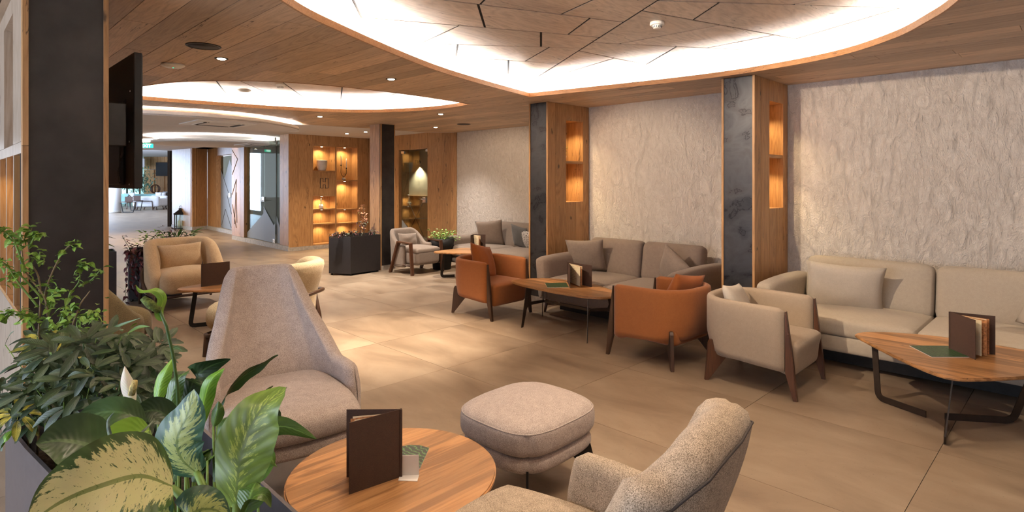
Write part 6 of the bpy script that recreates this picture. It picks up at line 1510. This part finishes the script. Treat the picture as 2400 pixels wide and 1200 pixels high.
# --- light green shrub reaching up the column
c0 = PW_(110, 900, 2.42); sb = plant('airy light green shrub reaching up in front of the left column', c0.x, c0.y, 0.54, 'leafy_shrub')
lv = [leaf_me(0.030, 0.021, 0.35, 0.2, 4), leaf_me(0.036, 0.024, 0.5, 0.25, 4), leaf_me(0.024, 0.018, 0.2, 0.2, 4)]
for m_ in lv: m_.materials.append(L['lime'])
stems = [[(100, 830, 2.4), (112, 740, 2.4), (100, 690, 2.4), (62, 640, 2.38), (50, 580, 2.38), (42, 545, 2.38)], [(112, 740, 2.4), (125, 700, 2.42), (110, 665, 2.42)],
         [(112, 740, 2.4), (106, 690, 2.42), (120, 645, 2.42), (142, 600, 2.43), (160, 578, 2.43), (176, 572, 2.44)],
         [(95, 700, 2.4), (70, 610, 2.4), (68, 560, 2.4), (75, 535, 2.4)], [(68, 580, 2.4), (84, 552, 2.4), (96, 548, 2.4)], [(130, 800, 2.4), (160, 700, 2.42), (185, 660, 2.44), (188, 628, 2.44), (200, 618, 2.44)],
         [(185, 672, 2.44), (215, 655, 2.45), (236, 632, 2.45)], [(160, 800, 2.4), (185, 720, 2.42), (205, 690, 2.43), (211, 682, 2.43)], [(90, 720, 2.38), (45, 665, 2.35), (18, 625, 2.33), (2, 612, 2.33)],
         [(90, 800, 2.36), (55, 740, 2.32), (20, 730, 2.3), (4, 745, 2.3)], [(100, 700, 2.4), (40, 640, 2.36), (20, 660, 2.36)], [(60, 640, 2.38), (35, 570, 2.36), (12, 545, 2.35), (2, 540, 2.35)], [(120, 720, 2.4), (128, 690, 2.4), (140, 680, 2.4)],
         [(140, 820, 2.38), (120, 770, 2.38), (90, 750, 2.38), (75, 735, 2.36)], [(200, 820, 2.4), (180, 760, 2.4), (205, 735, 2.4), (225, 740, 2.4)], [(150, 800, 2.4), (150, 750, 2.4), (170, 720, 2.4)], [(90, 610, 2.4), (94, 590, 2.4)], [(100, 620, 2.4), (104, 605, 2.42)]]
rb = random.Random(4)
for k, st in enumerate(stems):
    P = L3(*st)
    if k in (0, 3, 5, 7, 9, 13, 14, 15): P = [Vector((c0.x + rb.uniform(-.08, .1), c0.y + rb.uniform(-.08, .1), 0.54))] + P
    C_ = bez(P, 6); stemP(sb, C_, [0.0045 - 0.003 * i / len(C_) for i in range(len(C_))], M['twig'] if k in (0, 2, 3, 7) else M['stem_green'], 'twig')
    if k == 7: continue
    n = len(C_); st0 = int(n * 0.35)
    for i in range(st0, n):
        frac = (i - st0) / (n - st0)
        for r_ in range(3 if frac > 0.5 else 2):
            if rb.random() < 0.25: continue
            p = C_[i] + Vector((rb.uniform(-.012, .012), rb.uniform(-.012, .012), rb.uniform(-.012, .012))); o = part('leaf', rb.choice(lv), None, sb, p - sb.location, (rb.uniform(-0.7, 0.7), rb.uniform(-0.6, 0.7), rb.uniform(0, 6.28))); s_ = rb.uniform(0.7, 1.15); o.scale = (s_,) * 3
        if frac > 0.8:
            for r_ in range(2): p = C_[i] + Vector((rb.uniform(-.02, .02), rb.uniform(-.02, .02), rb.uniform(-.015, .02))); part('leaf', rb.choice(lv), None, sb, p - sb.location, (rb.uniform(-0.7, 0.7), rb.uniform(-0.6, 0.7), rb.uniform(0, 6.28)))
for k in range(110):
    p = PW_(rb.gauss(150, 48), rb.gauss(745, 30), rb.uniform(2.28, 2.46)); part('leaf', rb.choice(lv), None, sb, p - sb.location, (rb.uniform(-0.7, 0.7), rb.uniform(-0.6, 0.7), rb.uniform(0, 6.28)))
# thin grassy leaves over the umbrella tree
gp = plant('fine-leaved bright green plant growing through the umbrella tree', c0.x + 0.15, c0.y - 0.15, 0.54, 'fine_leaved_plant')
for u0, v0, u1, v1, w_, m_ in ((228, 845, 60, 830, .018, 'lily_bright'), (160, 830, 110, 880, .016, 'lily_bright'), (215, 800, 330, 745, .012, 'lily'), (300, 780, 352, 765, .012, 'lily_bright'), (160, 855, 175, 828, .014, 'lily_bright'), (150, 860, 95, 910, .016, 'lily_bright'),
                               (40, 1000, 70, 960, .016, 'lily_bright'), (28, 1010, 0, 1055, .02, 'lily_bright'), (110, 800, 45, 815, .012, 'dark'), (255, 760, 200, 790, .012, 'dark'), (400, 820, 428, 822, .012, 'lily'), (12, 808, 34, 775, .010, 'dark'), (270, 890, 235, 925, .012, 'lily_bright')):
    bladeP(gp, L3((u0, v0, 1.98), ((u0 + u1) / 2, (v0 + v1) / 2 - 6, 1.97), (u1, v1, 1.96)), w_, tuple(RS * 0.3 + UP + FS * 0.3), L[m_], n=8)
    if u0 > 100: stemP(gp, [PW_(u0, v0, 1.98) + Vector((0, 0, -0.16)), PW_(u0, v0, 1.98)], [0.002, 0.0015], M['stem_green'])
    else: stemP(gp, [Vector((c0.x + 0.1, c0.y - 0.1, 0.6)), PW_(120, 960, 2.0), PW_(u0, v0, 1.98)], [0.003, 0.002, 0.0015], M['stem_green'])

# --- trailing and standing plants in the far planters
def clump(t, c, R_, n, me_list, seed, up=0.6, zr=0.15, stemmat=None, nm='leaf', sc=(0.8, 1.2)):
    r_ = random.Random(seed)
    for k in range(n):
        a = r_.uniform(0, 2 * PI); q = math.sqrt(r_.random()); p = Vector((c[0] + R_[0] * q * math.cos(a), c[1] + R_[1] * q * math.sin(a), c[2] + r_.uniform(0, zr)))
        o = part(nm, r_.choice(me_list), None, t, p, (r_.uniform(-0.5, 0.5), -r_.uniform(-0.3, up), a + r_.uniform(-.6, .6))); o.scale = (r_.uniform(*sc),) * 3
        if stemmat and k % 3 == 0: tube('stem', [(c[0] + (p.x - c[0]) * .3, c[1] + (p.y - c[1]) * .3, c[2] - 0.05), p], 0.003, stemmat, t, 5)
def lmesh(L_, W_, d, mat, n=4): m_ = leaf_me(L_, W_, d, 0.2, n); m_.materials.append(mat); return m_
pu = [lmesh(0.085, 0.045, 0.3, L['purple']), lmesh(0.07, 0.04, 0.6, L['purple'])]; st_ = [lmesh(0.085, 0.036, 0.5, L['stripe']), lmesh(0.075, 0.034, 0.2, L['stripe'])]; li = [lmesh(0.05, 0.04, 0.3, L['lime']), lmesh(0.04, 0.035, 0.1, L['lime'])]
dk = [lmesh(0.16, 0.04, 0.5, L['dark'], 6), lmesh(0.2, 0.05, 0.3, L['lily'], 6)]
t = plant('purple trailing plant spilling over the brown planter', 2.22, 9.45, 0.60, 'trailing_plant')
clump(t, (0, -0.03, 0.06), (0.30, 0.15), 70, pu, 1, 0.9, 0.12)
r_ = random.Random(6)
for k in range(12):
    x0 = -0.33 + 0.055 * k; ln = (0.55, 0.4, 0.5, 0.3)[k % 4] + r_.uniform(-.05, .1); P = [Vector((x0 * 0.8, -0.02, 0.08)), Vector((x0, -0.20 + 0.04 * math.sin(k), 0.11)), Vector((x0 * 1.05, -0.26, -0.10)), Vector((x0 * 1.1, -0.26, 0.05 - ln))]
    C_ = bez(P, 6); tube('trailing_stem', C_, 0.003, M['stem_dark'], t, 5)
    for i in range(3, len(C_)): 
        for j in range(2):
            o = part('leaf', r_.choice(pu if k < 6 else st_), None, t, C_[i], (r_.uniform(-.6, .6), r_.uniform(0.1, 1.0), -PI / 2 + r_.uniform(-1.4, 1.4))); o.scale = (r_.uniform(.75, 1.1),) * 3
for x_, h_ in ((-0.30, 0.30), (-0.05, 0.22), (0.30, 0.36), (0.42, 0.25), (0.18, 0.28)):
    C_ = bez([(x_ * 0.7, 0, 0.05), (x_ * 0.95, 0, h_ * 0.6), (x_ * 1.15, 0, h_)], 6); tube('stem', C_, 0.003, M['stem_dark'], t, 5)
    for i in range(5, len(C_)): o = part('leaf', r_.choice(pu), None, t, C_[i], (r_.uniform(-.4, .4), -0.3, r_.uniform(0, 6.28)))
t = plant('round light green leafed plant in the middle of the brown planter', 2.22, 9.55, 0.62, 'leafy_plant'); clump(t, (0, 0, 0.13), (0.17, 0.12), 90, li, 2, 0.8, 0.2)
t = plant('glossy round-leaved plant in the planter at the column edge', 1.60, 9.60, 0.60, 'rubber_plant'); 
for a, z_ in ((0.1, 0.30), (0.4, 0.12), (2.5, 0.2), (-0.6, 0.2)): o = part('leaf', lmesh(0.24, 0.12, 0.3, L['lily']), None, t, (0, 0, z_), (0, -0.1, a)); tube('stem', [(0, 0, 0), (0, 0, z_)], 0.005, M['stem_green'], t)
q = PW_(405, 0, 11.0)
for u, lab, mm, s_ in ((345, 'thin bare vine tips over the brown planter', pu, 3), (410, 'strappy dark green plant behind the mustard club chair', dk, 4)):
    q = PW_(u if s_ == 4 else 325, 0, 10.72 if s_ == 4 else 8.4)
    if s_ == 3: continue
    t = plant(lab, q.x, q.y, 0.56, 'strappy_plant'); clump(t, (0, 0, 0.05), (0.32, 0.14), 46, mm, s_, 1.1, 0.12, M['stem_dark']); clump(t, (-0.1, 0.0, 0.12), (0.25, 0.12), 22, pu, 8, 0.8, 0.16)
t = plant('dark trailing foliage along the rim of the anthracite planter', 5.35, 9.36, 0.66, 'trailing_plant')
for k in range(34):
    x_ = -0.42 + 0.026 * k; P = [Vector((x_, 0.02, 0.0)), Vector((x_ + r_.uniform(-.06, .06), -0.02, 0.05 + 0.07 * r_.random() + (0.14 if 20 < k < 27 else 0))), Vector((x_ + r_.uniform(-.1, .1), -0.06, 0.03 + r_.uniform(-.03, .1) + (0.16 if 20 < k < 27 else 0)))]
    C_ = bez(P, 4); tube('stem', C_, 0.003, M['twig'], t, 5)
    for p in C_[2:]: o = part('leaf', r_.choice(pu + st_), None, t, p, (r_.uniform(-.6, .6), r_.uniform(-.5, .6), r_.uniform(0, 6.28))); o.scale = (r_.uniform(0.4, 0.8),) * 3
dr_ = [lmesh(0.055, 0.05, 0.1, L['dried']), lmesh(0.045, 0.045, 0.3, L['dried'])]
q = PW_(853, 549, 10.7); t = plant('dried peach-coloured branch with papery round leaves in the anthracite planter', q.x, q.y, 0.66, 'dried_branch')
for dx, h_ in ((0.0, 0.55), (-0.08, 0.50), (0.05, 0.38)):
    C_ = bez([(0, 0, 0), (dx * 0.5, 0, h_ * 0.5), (dx - 0.02, 0, h_)], 8); tube('stem', C_, 0.003, M['twig'], t, 5)
    for i in range(4, len(C_)):
        for j in range(2): o = part('leaf', r_.choice(dr_), None, t, C_[i], (r_.uniform(-1, 1), r_.uniform(-.8, .8), r_.uniform(0, 6.28)))
t = plant('bright green leafy herb in the black round pot', 6.86, 8.72, 0.51, 'herb'); clump(t, (0, 0, 0.06), (0.24, 0.24), 150, li, 12, 0.9, 0.17, M['stem_green']); clump(t, (0.2, -0.16, 0.02), (0.1, 0.06), 24, li, 13, 0.3, 0.1)
